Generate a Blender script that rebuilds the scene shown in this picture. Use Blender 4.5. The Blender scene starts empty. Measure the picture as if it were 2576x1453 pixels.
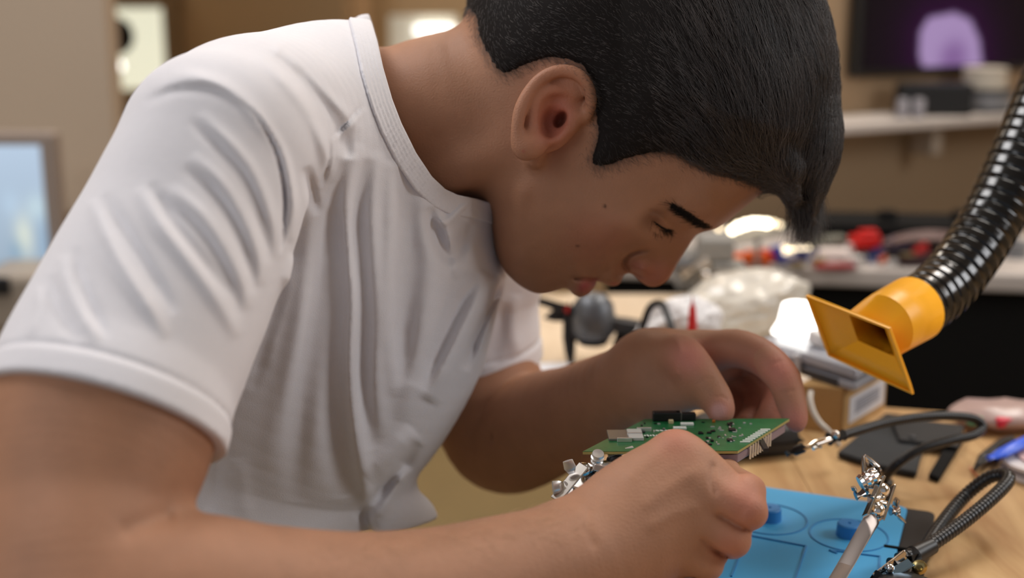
QUICK = False
import bpy, bmesh, math, random
import numpy as np
from mathutils import Vector, Matrix

# ------------------------------------------------------------------ camera, world, lights, exposure
W, H, FPX = 2576.0, 1453.0, 3300.0
CAMH, TABLE, PITCH = 1.12, 0.75, math.radians(14)
SP, CP = math.sin(PITCH), math.cos(PITCH)
sc = bpy.context.scene
COL = sc.collection
cam_data = bpy.data.cameras.new('camera')
cam = bpy.data.objects.new('camera', cam_data)
COL.objects.link(cam)
cam.location = (0, 0, CAMH)
cam.rotation_euler = (math.radians(90) - PITCH, 0, 0)
cam_data.sensor_width = 36
cam_data.lens = FPX / W * 36
cam_data.clip_start = 0.02
cam_data.dof.use_dof = True
cam_data.dof.focus_distance = 0.76
cam_data.dof.aperture_fstop = 3.6
sc.camera = cam
sc.view_settings.view_transform = 'Standard'
sc.view_settings.look = 'None'
sc.view_settings.gamma = 1
sc.view_settings.use_curve_mapping = False
sc.view_settings.exposure = 0.0

world = bpy.data.worlds.new('world')
sc.world = world
world.use_nodes = True
bg = world.node_tree.nodes['Background']
bg.inputs[0].default_value = (0.86, 0.9, 1.0, 1)
bg.inputs[1].default_value = 0.26

def area(name, loc, target, sx, sy, power, color):
    l = bpy.data.lights.new(name, 'AREA')
    l.shape = 'RECTANGLE'; l.size = sx; l.size_y = sy; l.energy = power; l.color = color
    o = bpy.data.objects.new(name, l); COL.objects.link(o)
    o.location = loc
    d = Vector(target) - Vector(loc)
    o.rotation_euler = d.to_track_quat('-Z', 'Y').to_euler()
    return o
area('ceiling_light', (-0.9, 1.25, 2.62), (-0.6, 1.2, 0), 1.2, 0.6, 27, (1.0, 0.98, 0.98))
area('ceiling_light', (1.1, 1.9, 2.62), (1.0, 1.9, 0), 1.2, 0.6, 38, (1.0, 0.94, 0.87))
area('ceiling_light', (0.3, 3.3, 2.62), (0.3, 3.3, 0), 1.2, 0.6, 34, (1.0, 0.91, 0.8))
area('ceiling_light', (-1.8, 3.4, 2.62), (-1.8, 3.4, 0), 1.2, 0.6, 24, (1.0, 0.94, 0.85))
area('bench_lamp_light', (1.35, 0.75, 1.5), (0.0, 0.95, 0.95), 0.6, 0.5, 7.5, (0.95, 0.97, 1.0))
area('window_daylight', (-1.5, -0.7, 1.9), (0, 0.9, 0.95), 1.2, 1.2, 13, (0.92, 0.95, 1.0))

# ------------------------------------------------------------------ coordinates
# the photograph's pixels give directions; every point also gets a real distance (metres from the lens along the view axis)
def cc(px, py, d):
    return np.array([(px - W / 2) / FPX * d, (H / 2 - py) / FPX * d, d])
def c2w(p):
    p = np.asarray(p, dtype=np.float64)
    x, y, d = p[..., 0], p[..., 1], p[..., 2]
    return np.stack([x, y * SP + d * CP, CAMH + y * CP - d * SP], -1)
def P(px, py, d):
    return Vector(c2w(cc(px, py, d)))
def at_height(px, py, z):            # where the ray of a pixel meets the horizontal plane z
    yn = (H / 2 - py) / FPX
    d = (CAMH - z) / (SP - yn * CP)
    return P(px, py, d)
def T(px, py, dz=0.0):
    return at_height(px, py, TABLE + dz)
def at_y(px, py, y):                 # where the ray of a pixel meets the vertical plane y
    yn = (H / 2 - py) / FPX
    d = y / (CP + yn * SP)
    return P(px, py, d)

# ------------------------------------------------------------------ materials
def srgb(r, g, b):
    f = lambda c: (c / 255 / 12.92) if c / 255 <= 0.04045 else ((c / 255 + 0.055) / 1.055) ** 2.4
    return (f(r), f(g), f(b), 1)
MATS = {}
def mat(name, col, rough=0.5, metal=0.0, noise=0.0, nscale=30, bump=0.0, bscale=200, spec=0.5, emit=None, estr=0.0,
        trans=0.0, sss=0.0, attr=None, coat=0.0, alpha=1.0, stretch=None, ior=1.45):
    if name in MATS: return MATS[name]
    m = bpy.data.materials.new(name); m.use_nodes = True
    nt = m.node_tree; N = nt.nodes; L = nt.links
    b = N['Principled BSDF']
    c = srgb(*col)
    b.inputs['Base Color'].default_value = c
    b.inputs['Roughness'].default_value = rough
    b.inputs['Metallic'].default_value = metal
    b.inputs['Specular IOR Level'].default_value = spec
    b.inputs['Transmission Weight'].default_value = trans
    b.inputs['Coat Weight'].default_value = coat
    b.inputs['Alpha'].default_value = alpha
    b.inputs['IOR'].default_value = ior
    if sss:
        b.inputs['Subsurface Weight'].default_value = sss
        b.inputs['Subsurface Radius'].default_value = (1, 0.35, 0.2)
        b.inputs['Subsurface Scale'].default_value = 0.006
    if emit:
        b.inputs['Emission Color'].default_value = srgb(*emit); b.inputs['Emission Strength'].default_value = estr
    tc = N.new('ShaderNodeTexCoord')
    vec = tc.outputs['Object']
    if stretch:
        mp = N.new('ShaderNodeMapping'); mp.inputs['Scale'].default_value = stretch
        L.new(vec, mp.inputs[0]); vec = mp.outputs[0]
    out = None
    if attr:
        a = N.new('ShaderNodeAttribute'); a.attribute_name = attr; out = a.outputs['Color']
    if noise:
        t = N.new('ShaderNodeTexNoise'); t.inputs['Scale'].default_value = nscale; t.inputs['Detail'].default_value = 4
        L.new(vec, t.inputs[0])
        mr = N.new('ShaderNodeMapRange'); mr.inputs[1].default_value = .3; mr.inputs[2].default_value = .7
        mr.inputs[3].default_value = 1 - noise; mr.inputs[4].default_value = 1 + noise
        L.new(t.outputs[0], mr.inputs[0])
        mx = N.new('ShaderNodeMix'); mx.data_type = 'RGBA'; mx.blend_type = 'MULTIPLY'; mx.inputs[0].default_value = 1
        if out: L.new(out, mx.inputs[6])
        else: mx.inputs[6].default_value = c
        cb = N.new('ShaderNodeCombineColor')
        for i in range(3): L.new(mr.outputs[0], cb.inputs[i])
        L.new(cb.outputs[0], mx.inputs[7]); out = mx.outputs[2]
    if out: L.new(out, b.inputs['Base Color'])
    if bump:
        t2 = N.new('ShaderNodeTexNoise'); t2.inputs['Scale'].default_value = bscale; t2.inputs['Detail'].default_value = 3
        L.new(vec, t2.inputs[0])
        bp = N.new('ShaderNodeBump'); bp.inputs['Strength'].default_value = bump; bp.inputs['Distance'].default_value = 0.001
        L.new(t2.outputs[0], bp.inputs['Height']); L.new(bp.outputs[0], b.inputs['Normal'])
    MATS[name] = m
    return m

# ------------------------------------------------------------------ object helpers
def tag(o, label=None, cat=None, group=None, kind=None):
    if label: o['label'] = label
    if cat: o['category'] = cat
    if group: o['group'] = group
    if kind: o['kind'] = kind
    return o
def thing(name, loc, label, cat, group=None, rotz=0.0):
    o = bpy.data.objects.new(name, None); COL.objects.link(o)
    o.location = loc; o.rotation_euler = (0, 0, rotz); o.empty_display_size = 0.02
    return tag(o, label, cat, group)
def link(name, me, m=None, parent=None, smooth=False):
    o = bpy.data.objects.new(name, me); COL.objects.link(o)
    if m: me.materials.append(m)
    if smooth:
        me.shade_smooth()
    if parent:
        o.parent = parent
        bpy.context.view_layer.update()
        # vertices are given in world space: bring them into the parent's space
        o.matrix_parent_inverse = parent_world(parent).inverted()
    return o
def parent_world(p):
    M = Matrix.LocRotScale(p.location, p.rotation_euler, p.scale)
    if p.parent: M = parent_world(p.parent) @ p.matrix_parent_inverse @ M
    return M
def mesh_from(name, verts, faces):
    me = bpy.data.meshes.new(name)
    me.from_pydata([tuple(v) for v in verts], [], [tuple(int(i) for i in f) for f in faces])
    me.update()
    return me
def frame_of(d, up=None):
    d = Vector(d).normalized()
    up = Vector(up) if up is not None else (Vector((0, 0, 1)) if abs(d.z) < .9 else Vector((1, 0, 0)))
    x = d.cross(up).normalized(); y = x.cross(d).normalized()
    return x, y, d
class MB:
    """collects solid shapes and links them as one mesh"""
    def __init__(s): s.v = []; s.f = []
    def add(s, verts, faces):
        k = len(s.v); s.v += [Vector(v) for v in verts]; s.f += [[i + k for i in f] for f in faces]; return s
    def box(s, c, size, R=None, bev=0.0):
        c = Vector(c); hx, hy, hz = [a / 2 for a in size]
        R = R or Matrix.Identity(3)
        if bev <= 0:
            vs = [R @ Vector((x * hx, y * hy, z * hz)) + c for z in (-1, 1) for y in (-1, 1) for x in (-1, 1)]
            return s.add(vs, [(0, 2, 3, 1), (4, 5, 7, 6), (0, 1, 5, 4), (2, 6, 7, 3), (0, 4, 6, 2), (1, 3, 7, 5)])
        bm = bmesh.new(); bmesh.ops.create_cube(bm, size=1)
        for v in bm.verts: v.co = Vector((v.co.x * size[0], v.co.y * size[1], v.co.z * size[2]))
        bmesh.ops.bevel(bm, geom=list(bm.edges), offset=min(bev, min(size) * .45), segments=2, profile=.5, affect='EDGES')
        bm.verts.ensure_lookup_table()
        vs = [R @ v.co + c for v in bm.verts]; fs = [[v.index for v in f.verts] for f in bm.faces]
        bm.free(); return s.add(vs, fs)
    def prism(s, poly, z0, z1, R=None, c=(0, 0, 0)):
        c = Vector(c); R = R or Matrix.Identity(3); n = len(poly)
        vs = [R @ Vector((x, y, z0)) + c for x, y in poly] + [R @ Vector((x, y, z1)) + c for x, y in poly]
        fs = [list(range(n))[::-1], list(range(n, 2 * n))] + [(i, (i + 1) % n, n + (i + 1) % n, n + i) for i in range(n)]
        return s.add(vs, fs)
    def rings(s, rings, cap=True):
        n = len(rings[0]); vs = [v for r in rings for v in r]; fs = []
        for k in range(len(rings) - 1):
            for i in range(n):
                a, b = k * n + i, k * n + (i + 1) % n
                fs.append((a, b, b + n, a + n))
        if cap:
            fs.append(list(range(n))[::-1]); fs.append([(len(rings) - 1) * n + i for i in range(n)])
        return s.add(vs, fs)
    def tube(s, pts, r, n=12, cap=True, up=None, flat=1.0):
        pts = [Vector(p) for p in pts]
        rr = r if isinstance(r, (list, tuple, np.ndarray)) else [r] * len(pts)
        rings = []; px = None
        for i, p in enumerate(pts):
            d = (pts[min(i + 1, len(pts) - 1)] - pts[max(i - 1, 0)])
            if d.length < 1e-9: d = Vector((0, 0, 1))
            d.normalize()
            if px is None: x, y, _ = frame_of(d, up)
            else:
                x = (px - d * px.dot(d)).normalized(); y = d.cross(x)
            px = x
            rings.append([p + x * math.cos(2 * math.pi * k / n) * rr[i] + y * math.sin(2 * math.pi * k / n) * rr[i] * flat for k in range(n)])
        return s.rings(rings, cap)
    def cyl(s, a, b, r, n=20, r2=None):
        return s.tube([a, b], [r, r if r2 is None else r2], n)
    def lathe(s, base, axis, prof, n=24):
        x, y, d = frame_of(axis); base = Vector(base)
        rings = [[base + d * h + x * math.cos(2 * math.pi * k / n) * max(r, 1e-5) + y * math.sin(2 * math.pi * k / n) * max(r, 1e-5) for k in range(n)] for r, h in prof]
        return s.rings(rings)
    def ball(s, c, r, n=12, sc3=(1, 1, 1), R=None):
        c = Vector(c); R = R or Matrix.Identity(3); rings = []
        for j in range(1, n):
            th = math.pi * j / n
            rings.append([R @ Vector((r * sc3[0] * math.sin(th) * math.cos(2 * math.pi * k / (2 * n)), r * sc3[1] * math.sin(th) * math.sin(2 * math.pi * k / (2 * n)), -r * sc3[2] * math.cos(th))) + c for k in range(2 * n)])
        return s.rings(rings)
    def build(s, name, m, parent=None, smooth=False, bev=0.0):
        me = mesh_from(name, s.v, s.f)
        bm = bmesh.new(); bm.from_mesh(me); bmesh.ops.recalc_face_normals(bm, faces=bm.faces); bm.to_mesh(me); bm.free()
        o = link(name, me, m, parent)
        if smooth:
            me.shade_smooth()
            try: me.set_sharp_from_angle(angle=math.radians(40))
            except Exception: pass
        if bev > 0:
            md = o.modifiers.new('bevel', 'BEVEL'); md.width = bev; md.segments = 2; md.limit_method = 'ANGLE'
        return o
def spline(pts, n=8):
    """Catmull-Rom through the rows of pts (any number of columns)"""
    p = np.asarray(pts, dtype=float); m = len(p)
    if m < 3: 
        t = np.linspace(0, 1, n + 1)[:, None]; return p[0] * (1 - t) + p[-1] * t
    q = np.vstack([2 * p[0] - p[1], p, 2 * p[-1] - p[-2]]); out = []
    for i in range(m - 1):
        a, b, c, d = q[i], q[i + 1], q[i + 2], q[i + 3]
        for t in np.arange(n) / n:
            out.append(.5 * ((2 * b) + (c - a) * t + (2 * a - 5 * b + 4 * c - d) * t * t + (3 * b - a - 3 * c + d) * t ** 3))
    out.append(p[-1]); return np.array(out)
# ------------------------------------------------------------------ implicit modelling (distance fields in camera-aligned metres -> one smooth mesh)
def px_of(p):
    return p[:, 0] / p[:, 2] * FPX + W / 2, H / 2 - p[:, 1] / p[:, 2] * FPX
class Tube:
    """stations: [x, y, d, ra, rb]; ra lies along axis A, rb across it"""
    def __init__(s, st, k=.004, A=(0, 0, 1), n=5):
        q = spline(st, n) if len(st) > 2 else spline(st, 1)
        s.c, s.ra, s.rb, s.k = q[:, :3], np.maximum(q[:, 3], .0012), np.maximum(q[:, 4], .0012), k
        A = np.asarray(A, float); s.A = (A / np.linalg.norm(A)).astype(np.float32); s.c = s.c.astype(np.float32); s.ra = s.ra.astype(np.float32); s.rb = s.rb.astype(np.float32)
        r = np.maximum(s.ra, s.rb).max()
        s.lo, s.hi = s.c.min(0) - r, s.c.max(0) + r
    def __call__(s, p):
        out = np.full(len(p), 1e3, np.float32)
        m = s.k + .02; P0, P1 = p.min(0), p.max(0)
        for i in range(len(s.c) - 1):
            a, b = s.c[i], s.c[i + 1]; r = max(s.ra[i], s.rb[i], s.ra[i + 1], s.rb[i + 1]) + m
            lo, hi = np.minimum(a, b) - r, np.maximum(a, b) + r
            if (P0 > hi).any() or (P1 < lo).any(): continue
            whole = (P0 >= lo).all() and (P1 <= hi).all() or len(p) < 3000
            w = slice(None) if whole else np.nonzero(((p > lo) & (p < hi)).all(1))[0]
            q = p[w]
            if len(q) == 0: continue
            ab = b - a; d = q - a
            t = np.clip((d @ ab) * np.float32(1 / max(ab @ ab, 1e-12)), 0, 1)
            d -= t[:, None] * ab
            ra = s.ra[i] + (s.ra[i + 1] - s.ra[i]) * t; rb = s.rb[i] + (s.rb[i + 1] - s.rb[i]) * t
            L2 = d[:, 0] * d[:, 0] + d[:, 1] * d[:, 1] + d[:, 2] * d[:, 2]; u = d @ s.A; u *= u
            kk = np.sqrt(u / (ra * ra) + np.maximum(L2 - u, 0) / (rb * rb)) + 1e-9
            f = np.where(kk > .4, np.sqrt(L2) * (1 - 1 / kk), (kk - 1) * np.minimum(ra, rb))
            out[w] = np.minimum(out[w], f)
        return out
def seg(*st, k=.004, A=(0, 0, 1), n=5):
    """stations given as (px, py, distance, radius_in_px[, depth radius in metres])"""
    rows = []
    for q in st:
        r = q[3] * q[2] / FPX
        rows.append([*cc(q[0], q[1], q[2]), (q[4] if len(q) > 4 else r), r])
    return Tube(rows, k, A, n)
class Ell:
    def __init__(s, px, py, d, rx, ry, rz, ang=0, k=.004):
        """ellipsoid: rx, ry in px (turned by ang degrees), rz in metres"""
        s.c = cc(px, py, d); m = d / FPX; a = math.radians(ang)
        s.R = np.array([[math.cos(a), math.sin(a), 0], [-math.sin(a), math.cos(a), 0], [0, 0, 1]])
        s.r = np.array([rx * m, ry * m, rz]); s.k = k
        q = s.r.max(); s.lo, s.hi = s.c - q, s.c + q
    def __call__(s, p):
        d = (p - s.c) @ s.R.T; k0 = np.linalg.norm(d / s.r, axis=1); k1 = np.linalg.norm(d / (s.r ** 2), axis=1) + 1e-9
        return np.where(k0 > .3, k0 * (k0 - 1) / k1, (k0 - 1) * s.r.min())
def smin(a, b, k):
    h = np.maximum(k - np.abs(a - b), 0) / k
    return np.minimum(a, b) - h * h * k * .25
def smax(a, b, k): return -smin(-a, -b, k)
class Field:
    """ops: list of ('add'|'sub', primitive); post: function (p, f) -> f"""
    def __init__(s, ops, post=None): s.ops, s.post = ops, post
    def __call__(s, p):
        p = p.astype(np.float32); f = np.full(len(p), .05, np.float32)
        lo, hi = p.min(0), p.max(0)
        for op, pr in s.ops:
            m = pr.k + .02
            if hasattr(pr, 'lo'):
                if (lo > pr.hi + m).any() or (hi < pr.lo - m).any(): continue
                w = np.nonzero(((p > pr.lo - m) & (p < pr.hi + m)).all(1))[0]
                if len(w) == 0: continue
            else: w = slice(None)
            q = p[w]
            if len(q) == 0: continue
            v = pr(q)
            f[w] = smin(f[w], v, pr.k) if op == 'add' else smax(f[w], -v, pr.k)
        return s.post(p, f) if s.post else f
def net(F, lo, hi, h, B=8, lip=1.35, project=1):
    """surface nets over the blocks the surface crosses; returns vertices (camera metres) and quads"""
    lo = np.asarray(lo, float); hi = np.asarray(hi, float)
    nb = np.ceil((hi - lo) / (h * B)).astype(int)
    ii = np.stack(np.meshgrid(*[np.arange(n) for n in nb], indexing='ij'), -1).reshape(-1, 3)
    cen = lo + (ii + .5) * h * B
    keep = []
    for c0 in range(0, len(cen), 8000):
        f = F(cen[c0:c0 + 8000]); keep.append(np.abs(f) < h * B * .5 * 1.7321 * lip)
    ii = ii[np.concatenate(keep)]
    sb = ii // 4; ii = ii[np.lexsort((sb[:, 2], sb[:, 1], sb[:, 0]))]
    N = (nb + 1) * B + 2
    g = np.stack(np.meshgrid(*[np.arange(B + 1)] * 3, indexing='ij'), -1).reshape(-1, 3)
    cells_k, cells_v, quads = [], [], []
    def key(c): return (c[..., 0] * N[1] + c[..., 1]) * N[2] + c[..., 2]
    E = [((0, 0, 0), (1, 0, 0)), ((0, 1, 0), (1, 1, 0)), ((0, 0, 1), (1, 0, 1)), ((0, 1, 1), (1, 1, 1)),
         ((0, 0, 0), (0, 1, 0)), ((1, 0, 0), (1, 1, 0)), ((0, 0, 1), (0, 1, 1)), ((1, 0, 1), (1, 1, 1)),
         ((0, 0, 0), (0, 0, 1)), ((1, 0, 0), (1, 0, 1)), ((0, 1, 0), (0, 1, 1)), ((1, 1, 0), (1, 1, 1))]
    CH = 60
    for c0 in range(0, len(ii), CH):
        b = ii[c0:c0 + CH] * B
        gi = b[:, None, :] + g[None]
        v = F((lo + gi.reshape(-1, 3) * h)).reshape(len(b), B + 1, B + 1, B + 1)
        S = v < 0
        sl = lambda a, o: a[:, o[0]:o[0] + B, o[1]:o[1] + B, o[2]:o[2] + B]
        cnt = sum(sl(S, (x, y, z)).astype(np.int8) for x in (0, 1) for y in (0, 1) for z in (0, 1))
        act = (cnt > 0) & (cnt < 8)
        w = np.argwhere(act)
        if len(w) == 0: continue
        acc = np.zeros((len(w), 3)); num = np.zeros(len(w))
        for a, e in E:
            va = v[w[:, 0], w[:, 1] + a[0], w[:, 2] + a[1], w[:, 3] + a[2]]
            ve = v[w[:, 0], w[:, 1] + e[0], w[:, 2] + e[1], w[:, 3] + e[2]]
            cr = (va < 0) != (ve < 0)
            t = np.where(cr, va / np.where(cr, va - ve, 1), 0)
            acc += cr[:, None] * (np.array(a) + (np.array(e) - np.array(a)) * t[:, None]); num += cr
        cell = b[w[:, 0]] + w[:, 1:]
        cells_k.append(key(cell)); cells_v.append(lo + (cell + acc / num[:, None]) * h)
        for ax in range(3):
            o = [0, 0, 0]; o[ax] = 1
            s0 = sl(S, (0, 0, 0)); s1 = sl(S, o)
            e = np.argwhere(s0 != s1)
            if len(e) == 0: continue
            base = b[e[:, 0]] + e[:, 1:]
            flip = s0[e[:, 0], e[:, 1], e[:, 2], e[:, 3]]
            u, t = [(1, 2), (2, 0), (0, 1)][ax]
            du = np.zeros(3, int); du[u] = 1; dt = np.zeros(3, int); dt[t] = 1
            q = np.stack([key(base - du - dt), key(base - dt), key(base), key(base - du)], 1)
            ok = (base[:, u] > 0) & (base[:, t] > 0)
            q[~flip] = q[~flip][:, ::-1]
            quads.append(q[ok])
    K = np.concatenate(cells_k); V = np.concatenate(cells_v); Q = np.concatenate(quads)
    o = np.argsort(K); K = K[o]; V = V[o]
    idx = np.searchsorted(K, Q); idx = np.minimum(idx, len(K) - 1)
    good = (K[idx] == Q).all(1); idx = idx[good]
    for _ in range(project):
        for c0 in range(0, len(V), 12000):
            p = V[c0:c0 + 12000]; e = h * .4
            f = F(p)
            gr = np.stack([F(p + e * np.eye(3)[a]) - f for a in range(3)], 1) / e
            n2 = np.maximum((gr ** 2).sum(1), .2)
            st = -(f / n2)[:, None] * gr
            L = np.linalg.norm(st, axis=1); st *= np.minimum(1, h * .6 / np.maximum(L, 1e-9))[:, None]
            V[c0:c0 + 12000] = p + st
    return V, idx
def add_net(name, V, Q, m, parent=None, colors=None):
    me = bpy.data.meshes.new(name)
    Wd = c2w(V)
    me.vertices.add(len(Wd)); me.vertices.foreach_set('co', Wd.astype(np.float32).ravel())
    me.loops.add(len(Q) * 4); me.loops.foreach_set('vertex_index', Q.astype(np.int32).ravel())
    me.polygons.add(len(Q)); me.polygons.foreach_set('loop_start', np.arange(len(Q), dtype=np.int32) * 4)
    me.update(calc_edges=True); me.validate()
    if colors is not None:
        a = me.color_attributes.new('tint', 'FLOAT_COLOR', 'POINT')
        a.data.foreach_set('color', np.hstack([colors, np.ones((len(colors), 1))]).astype(np.float32).ravel())
    o = link(name, me, m, parent)
    me.shade_smooth()
    return o
def pl_dist(X, Y, pts):
    """distance in pixels to a polyline, parameter along it 0..1 and side (+ right of travel)"""
    pts = np.asarray(pts, float); best = np.full(len(X), 1e9); par = np.zeros(len(X)); side = np.zeros(len(X))
    L = np.r_[0, np.cumsum(np.linalg.norm(np.diff(pts, axis=0), axis=1))]
    for i in range(len(pts) - 1):
        a, b = pts[i], pts[i + 1]; ab = b - a; l2 = ab @ ab + 1e-9
        t = np.clip(((X - a[0]) * ab[0] + (Y - a[1]) * ab[1]) / l2, 0, 1)
        dx, dy = X - a[0] - t * ab[0], Y - a[1] - t * ab[1]; d = np.hypot(dx, dy); m = d < best
        best = np.where(m, d, best); par = np.where(m, (L[i] + t * (L[i + 1] - L[i])) / L[-1], par)
        side = np.where(m, np.sign(ab[0] * dy - ab[1] * dx), side)
    return best, par, side
def in_poly(X, Y, pts):
    pts = np.asarray(pts, float); c = np.zeros(X.shape, bool); n = len(pts)
    for i in range(n):
        x0, y0 = pts[i]; x1, y1 = pts[(i + 1) % n]
        if y0 == y1: continue
        m = ((y0 > Y) != (y1 > Y)) & (X < (x1 - x0) * (Y - y0) / (y1 - y0) + x0)
        c ^= m
    return c

def raycast(F, X, Y, d0, d1, it=50):
    """first hit of the rays of pixels X, Y with the surface between distances d0 and d1; returns points and hit mask"""
    r = np.stack([(X - W / 2) / FPX, (H / 2 - Y) / FPX, np.ones(len(X))], 1); L = np.linalg.norm(r, axis=1)
    t = np.full(len(X), float(d0))
    for _ in range(it):
        f = F(r * t[:, None]); t = t + np.clip(f * .8 / L, -.01, .02)
        t = np.minimum(t, d1 + .01)
    f = F(r * t[:, None])
    return r * t[:, None], (np.abs(f) < .0004) & (t < d1)
class PxMap:
    """a function of picture position, tabulated every s px"""
    def __init__(s, x0, y0, x1, y1, st, fn):
        s.x0, s.y0, s.st = x0, y0, st
        gx = np.arange(x0, x1 + st, st); gy = np.arange(y0, y1 + st, st)
        X, Y = np.meshgrid(gx, gy, indexing='ij'); s.a = fn(X.ravel().astype(float), Y.ravel().astype(float)).reshape(X.shape)
    def __call__(s, X, Y):
        x = np.clip((X - s.x0) / s.st, 0, s.a.shape[0] - 1.001); y = np.clip((Y - s.y0) / s.st, 0, s.a.shape[1] - 1.001)
        i, j = x.astype(int), y.astype(int); fx, fy = x - i, y - j; a = s.a
        return (a[i, j] * (1 - fx) + a[i + 1, j] * fx) * (1 - fy) + (a[i, j + 1] * (1 - fx) + a[i + 1, j + 1] * fx) * fy
# ------------------------------------------------------------------ the room
def struct(name, mb, m, label=None, parent=None, **kw):
    o = mb.build(name, m, parent, **kw)
    if parent is None: tag(o, label, None, None, 'structure')
    return o
m_wall = mat('wall_paint', (176, 152, 118), rough=.9, noise=.03, nscale=3, spec=.2)
m_wall2 = mat('partition_paint', (178, 162, 144), rough=.9, noise=.02, nscale=3, spec=.2)
m_ceil = mat('ceiling_paint', (225, 222, 215), rough=.9)
m_floor = mat('olive_floor', (126, 108, 72), rough=.75, noise=.05, nscale=8)
m_white = mat('white_laminate', (186, 176, 168), rough=.45)
m_black = mat('black_plastic', (22, 22, 23), rough=.4)
m_matte = mat('matte_black', (18, 17, 16), rough=.85, spec=.2)
m_steel = mat('steel', (205, 200, 195), rough=.16, metal=1.0)
m_chrome = mat('nickel', (232, 228, 222), rough=.12, metal=1.0)
m_red = mat('red_plastic', (200, 28, 22), rough=.4)
m_orange = mat('orange_plastic', (214, 92, 26), rough=.5)
m_blue = mat('blue_plastic', (34, 66, 160), rough=.4)
m_grey = mat('grey_plastic', (120, 120, 122), rough=.45)
m_dgrey = mat('dark_grey_plastic', (52, 52, 55), rough=.45)
m_cream = mat('cream_plastic', (222, 214, 190), rough=.5)
m_card = mat('cardboard', (186, 148, 96), rough=.85, noise=.05, nscale=40)
RX0, RX1, RY0, RY1, RZ = -2.4, 2.2, -1.9, 3.7, 2.7
struct('floor', MB().box(((RX0 + RX1) / 2, (RY0 + RY1) / 2, -.03), (RX1 - RX0, RY1 - RY0, .06)), m_floor, 'olive brown floor of the workshop')
struct('ceiling', MB().box(((RX0 + RX1) / 2, (RY0 + RY1) / 2, RZ + .03), (RX1 - RX0, RY1 - RY0, .06)), m_ceil, 'pale ceiling over the workshop')
# back wall with an opening for the doorway at the left and a high window
def wall_with_holes(name, x0, x1, y, th, holes, m, label):
    o = MB(); xs = sorted({x0, x1, *[h[0] for h in holes], *[h[1] for h in holes]}); zs = sorted({0, RZ, *[h[2] for h in holes], *[h[3] for h in holes]})
    for i in range(len(xs) - 1):
        for j in range(len(zs) - 1):
            cx, cz = (xs[i] + xs[i + 1]) / 2, (zs[j] + zs[j + 1]) / 2
            if any(h[0] < cx < h[1] and h[2] < cz < h[3] for h in holes): continue
            o.box((cx, y + th / 2, cz), (xs[i + 1] - xs[i], th, zs[j + 1] - zs[j]))
    return struct(name, o, m, label)
YB = 3.55
a = at_y(262, 232, YB); b = at_y(412, 14, YB); c = at_y(972, 96, YB); d = at_y(1148, 38, YB)
holes = [(a.x, b.x, a.z, b.z), (c.x, d.x, c.z - .3, d.z)]
wall_with_holes('wall_back', RX0, RX1, YB, .12, holes, m_wall, 'tan painted back wall with a lit opening at the left')
m_lit = mat('lit_panel', (225, 226, 206), rough=.9, emit=(226, 227, 205), estr=.95)
m_lit2 = mat('lit_window', (225, 226, 216), rough=.9, emit=(214, 206, 188), estr=.40)
w1 = MB().box(((a.x + b.x) / 2, YB + .10, (a.z + b.z) / 2), (b.x - a.x, .01, b.z - a.z)); w1 = struct('window_1', w1, m_lit, 'tall pale lit window panel at the left behind the shoulder')
fr_ = MB(); cx, cz, sx, sz = (a.x + b.x) / 2, (a.z + b.z) / 2, b.x - a.x, b.z - a.z
for q, s_ in [((cx, YB - .01, b.z + .02), (sx + .1, .03, .05)), ((cx, YB - .01, a.z - .02), (sx + .1, .03, .05)), ((b.x + .022, YB - .01, cz), (.045, .03, sz)), ((a.x - .022, YB - .01, cz), (.045, .03, sz))]: fr_.box(q, s_, bev=.004)
struct('window_frame', fr_, mat('tan_trim', (128, 108, 80), rough=.7), parent=w1)
w2 = MB().box(((c.x + d.x) / 2, YB + .10, (c.z - .3 + d.z) / 2), (d.x - c.x, .01, d.z - c.z + .3)); w2 = struct('window_2', w2, m_lit2, 'small high window above the nape of the neck')
e0, e1 = at_y(1040, 90, YB), at_y(1140, 68, YB)
struct('window_lamp', MB().box(((e0.x + e1.x) / 2, YB + .07, (e0.z + e1.z) / 2), (e1.x - e0.x, .02, abs(e1.z - e0.z)), bev=.005), mat('lamp_glow', (255, 255, 250), emit=(255, 252, 244), estr=2.6), parent=w2)
struct('wall_left', MB().box((RX0 - .05, (RY0 + RY1) / 2, RZ / 2), (.1, RY1 - RY0, RZ)), m_wall, 'tan side wall at the left')
struct('wall_right', MB().box((RX1 + .05, (RY0 + RY1) / 2, RZ / 2), (.1, RY1 - RY0, RZ)), m_wall, 'tan side wall at the right')
# pier between the two openings
q0, q1 = at_y(868, 30, 3.3), at_y(905, 30, 3.3)
struct('pillar_1', MB().box(((q0.x + q1.x) / 2, 3.42, RZ / 2), (q1.x - q0.x, .24, RZ), bev=.004), mat('pier_paint', (168, 136, 98), rough=.9), 'narrow tan pier on the back wall left of the high window')
# partition at the left, standing nearer; its right edge shows beside the lit window
q = at_y(268, 100, 2.35)
struct('partition_wall', MB().box(((RX0 + q.x) / 2, 2.39, .95 + (at_y(100, 332, 2.35).z - .0) / 2 + .475), (q.x - RX0, .07, 3.15 - at_y(100, 332, 2.35).z), bev=.003), m_wall2, 'pale taupe partition panel at the upper left')
q2 = at_y(330, 400, 2.6)
struct('partition_wall', MB().box(((RX0 + q2.x) / 2, 2.66, at_y(200, 332, 2.63).z / 2), (q2.x - RX0, .06, at_y(200, 332, 2.63).z), bev=.003), mat('low_partition', (158, 134, 96), rough=.9), 'low tan partition behind the monitor')
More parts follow.
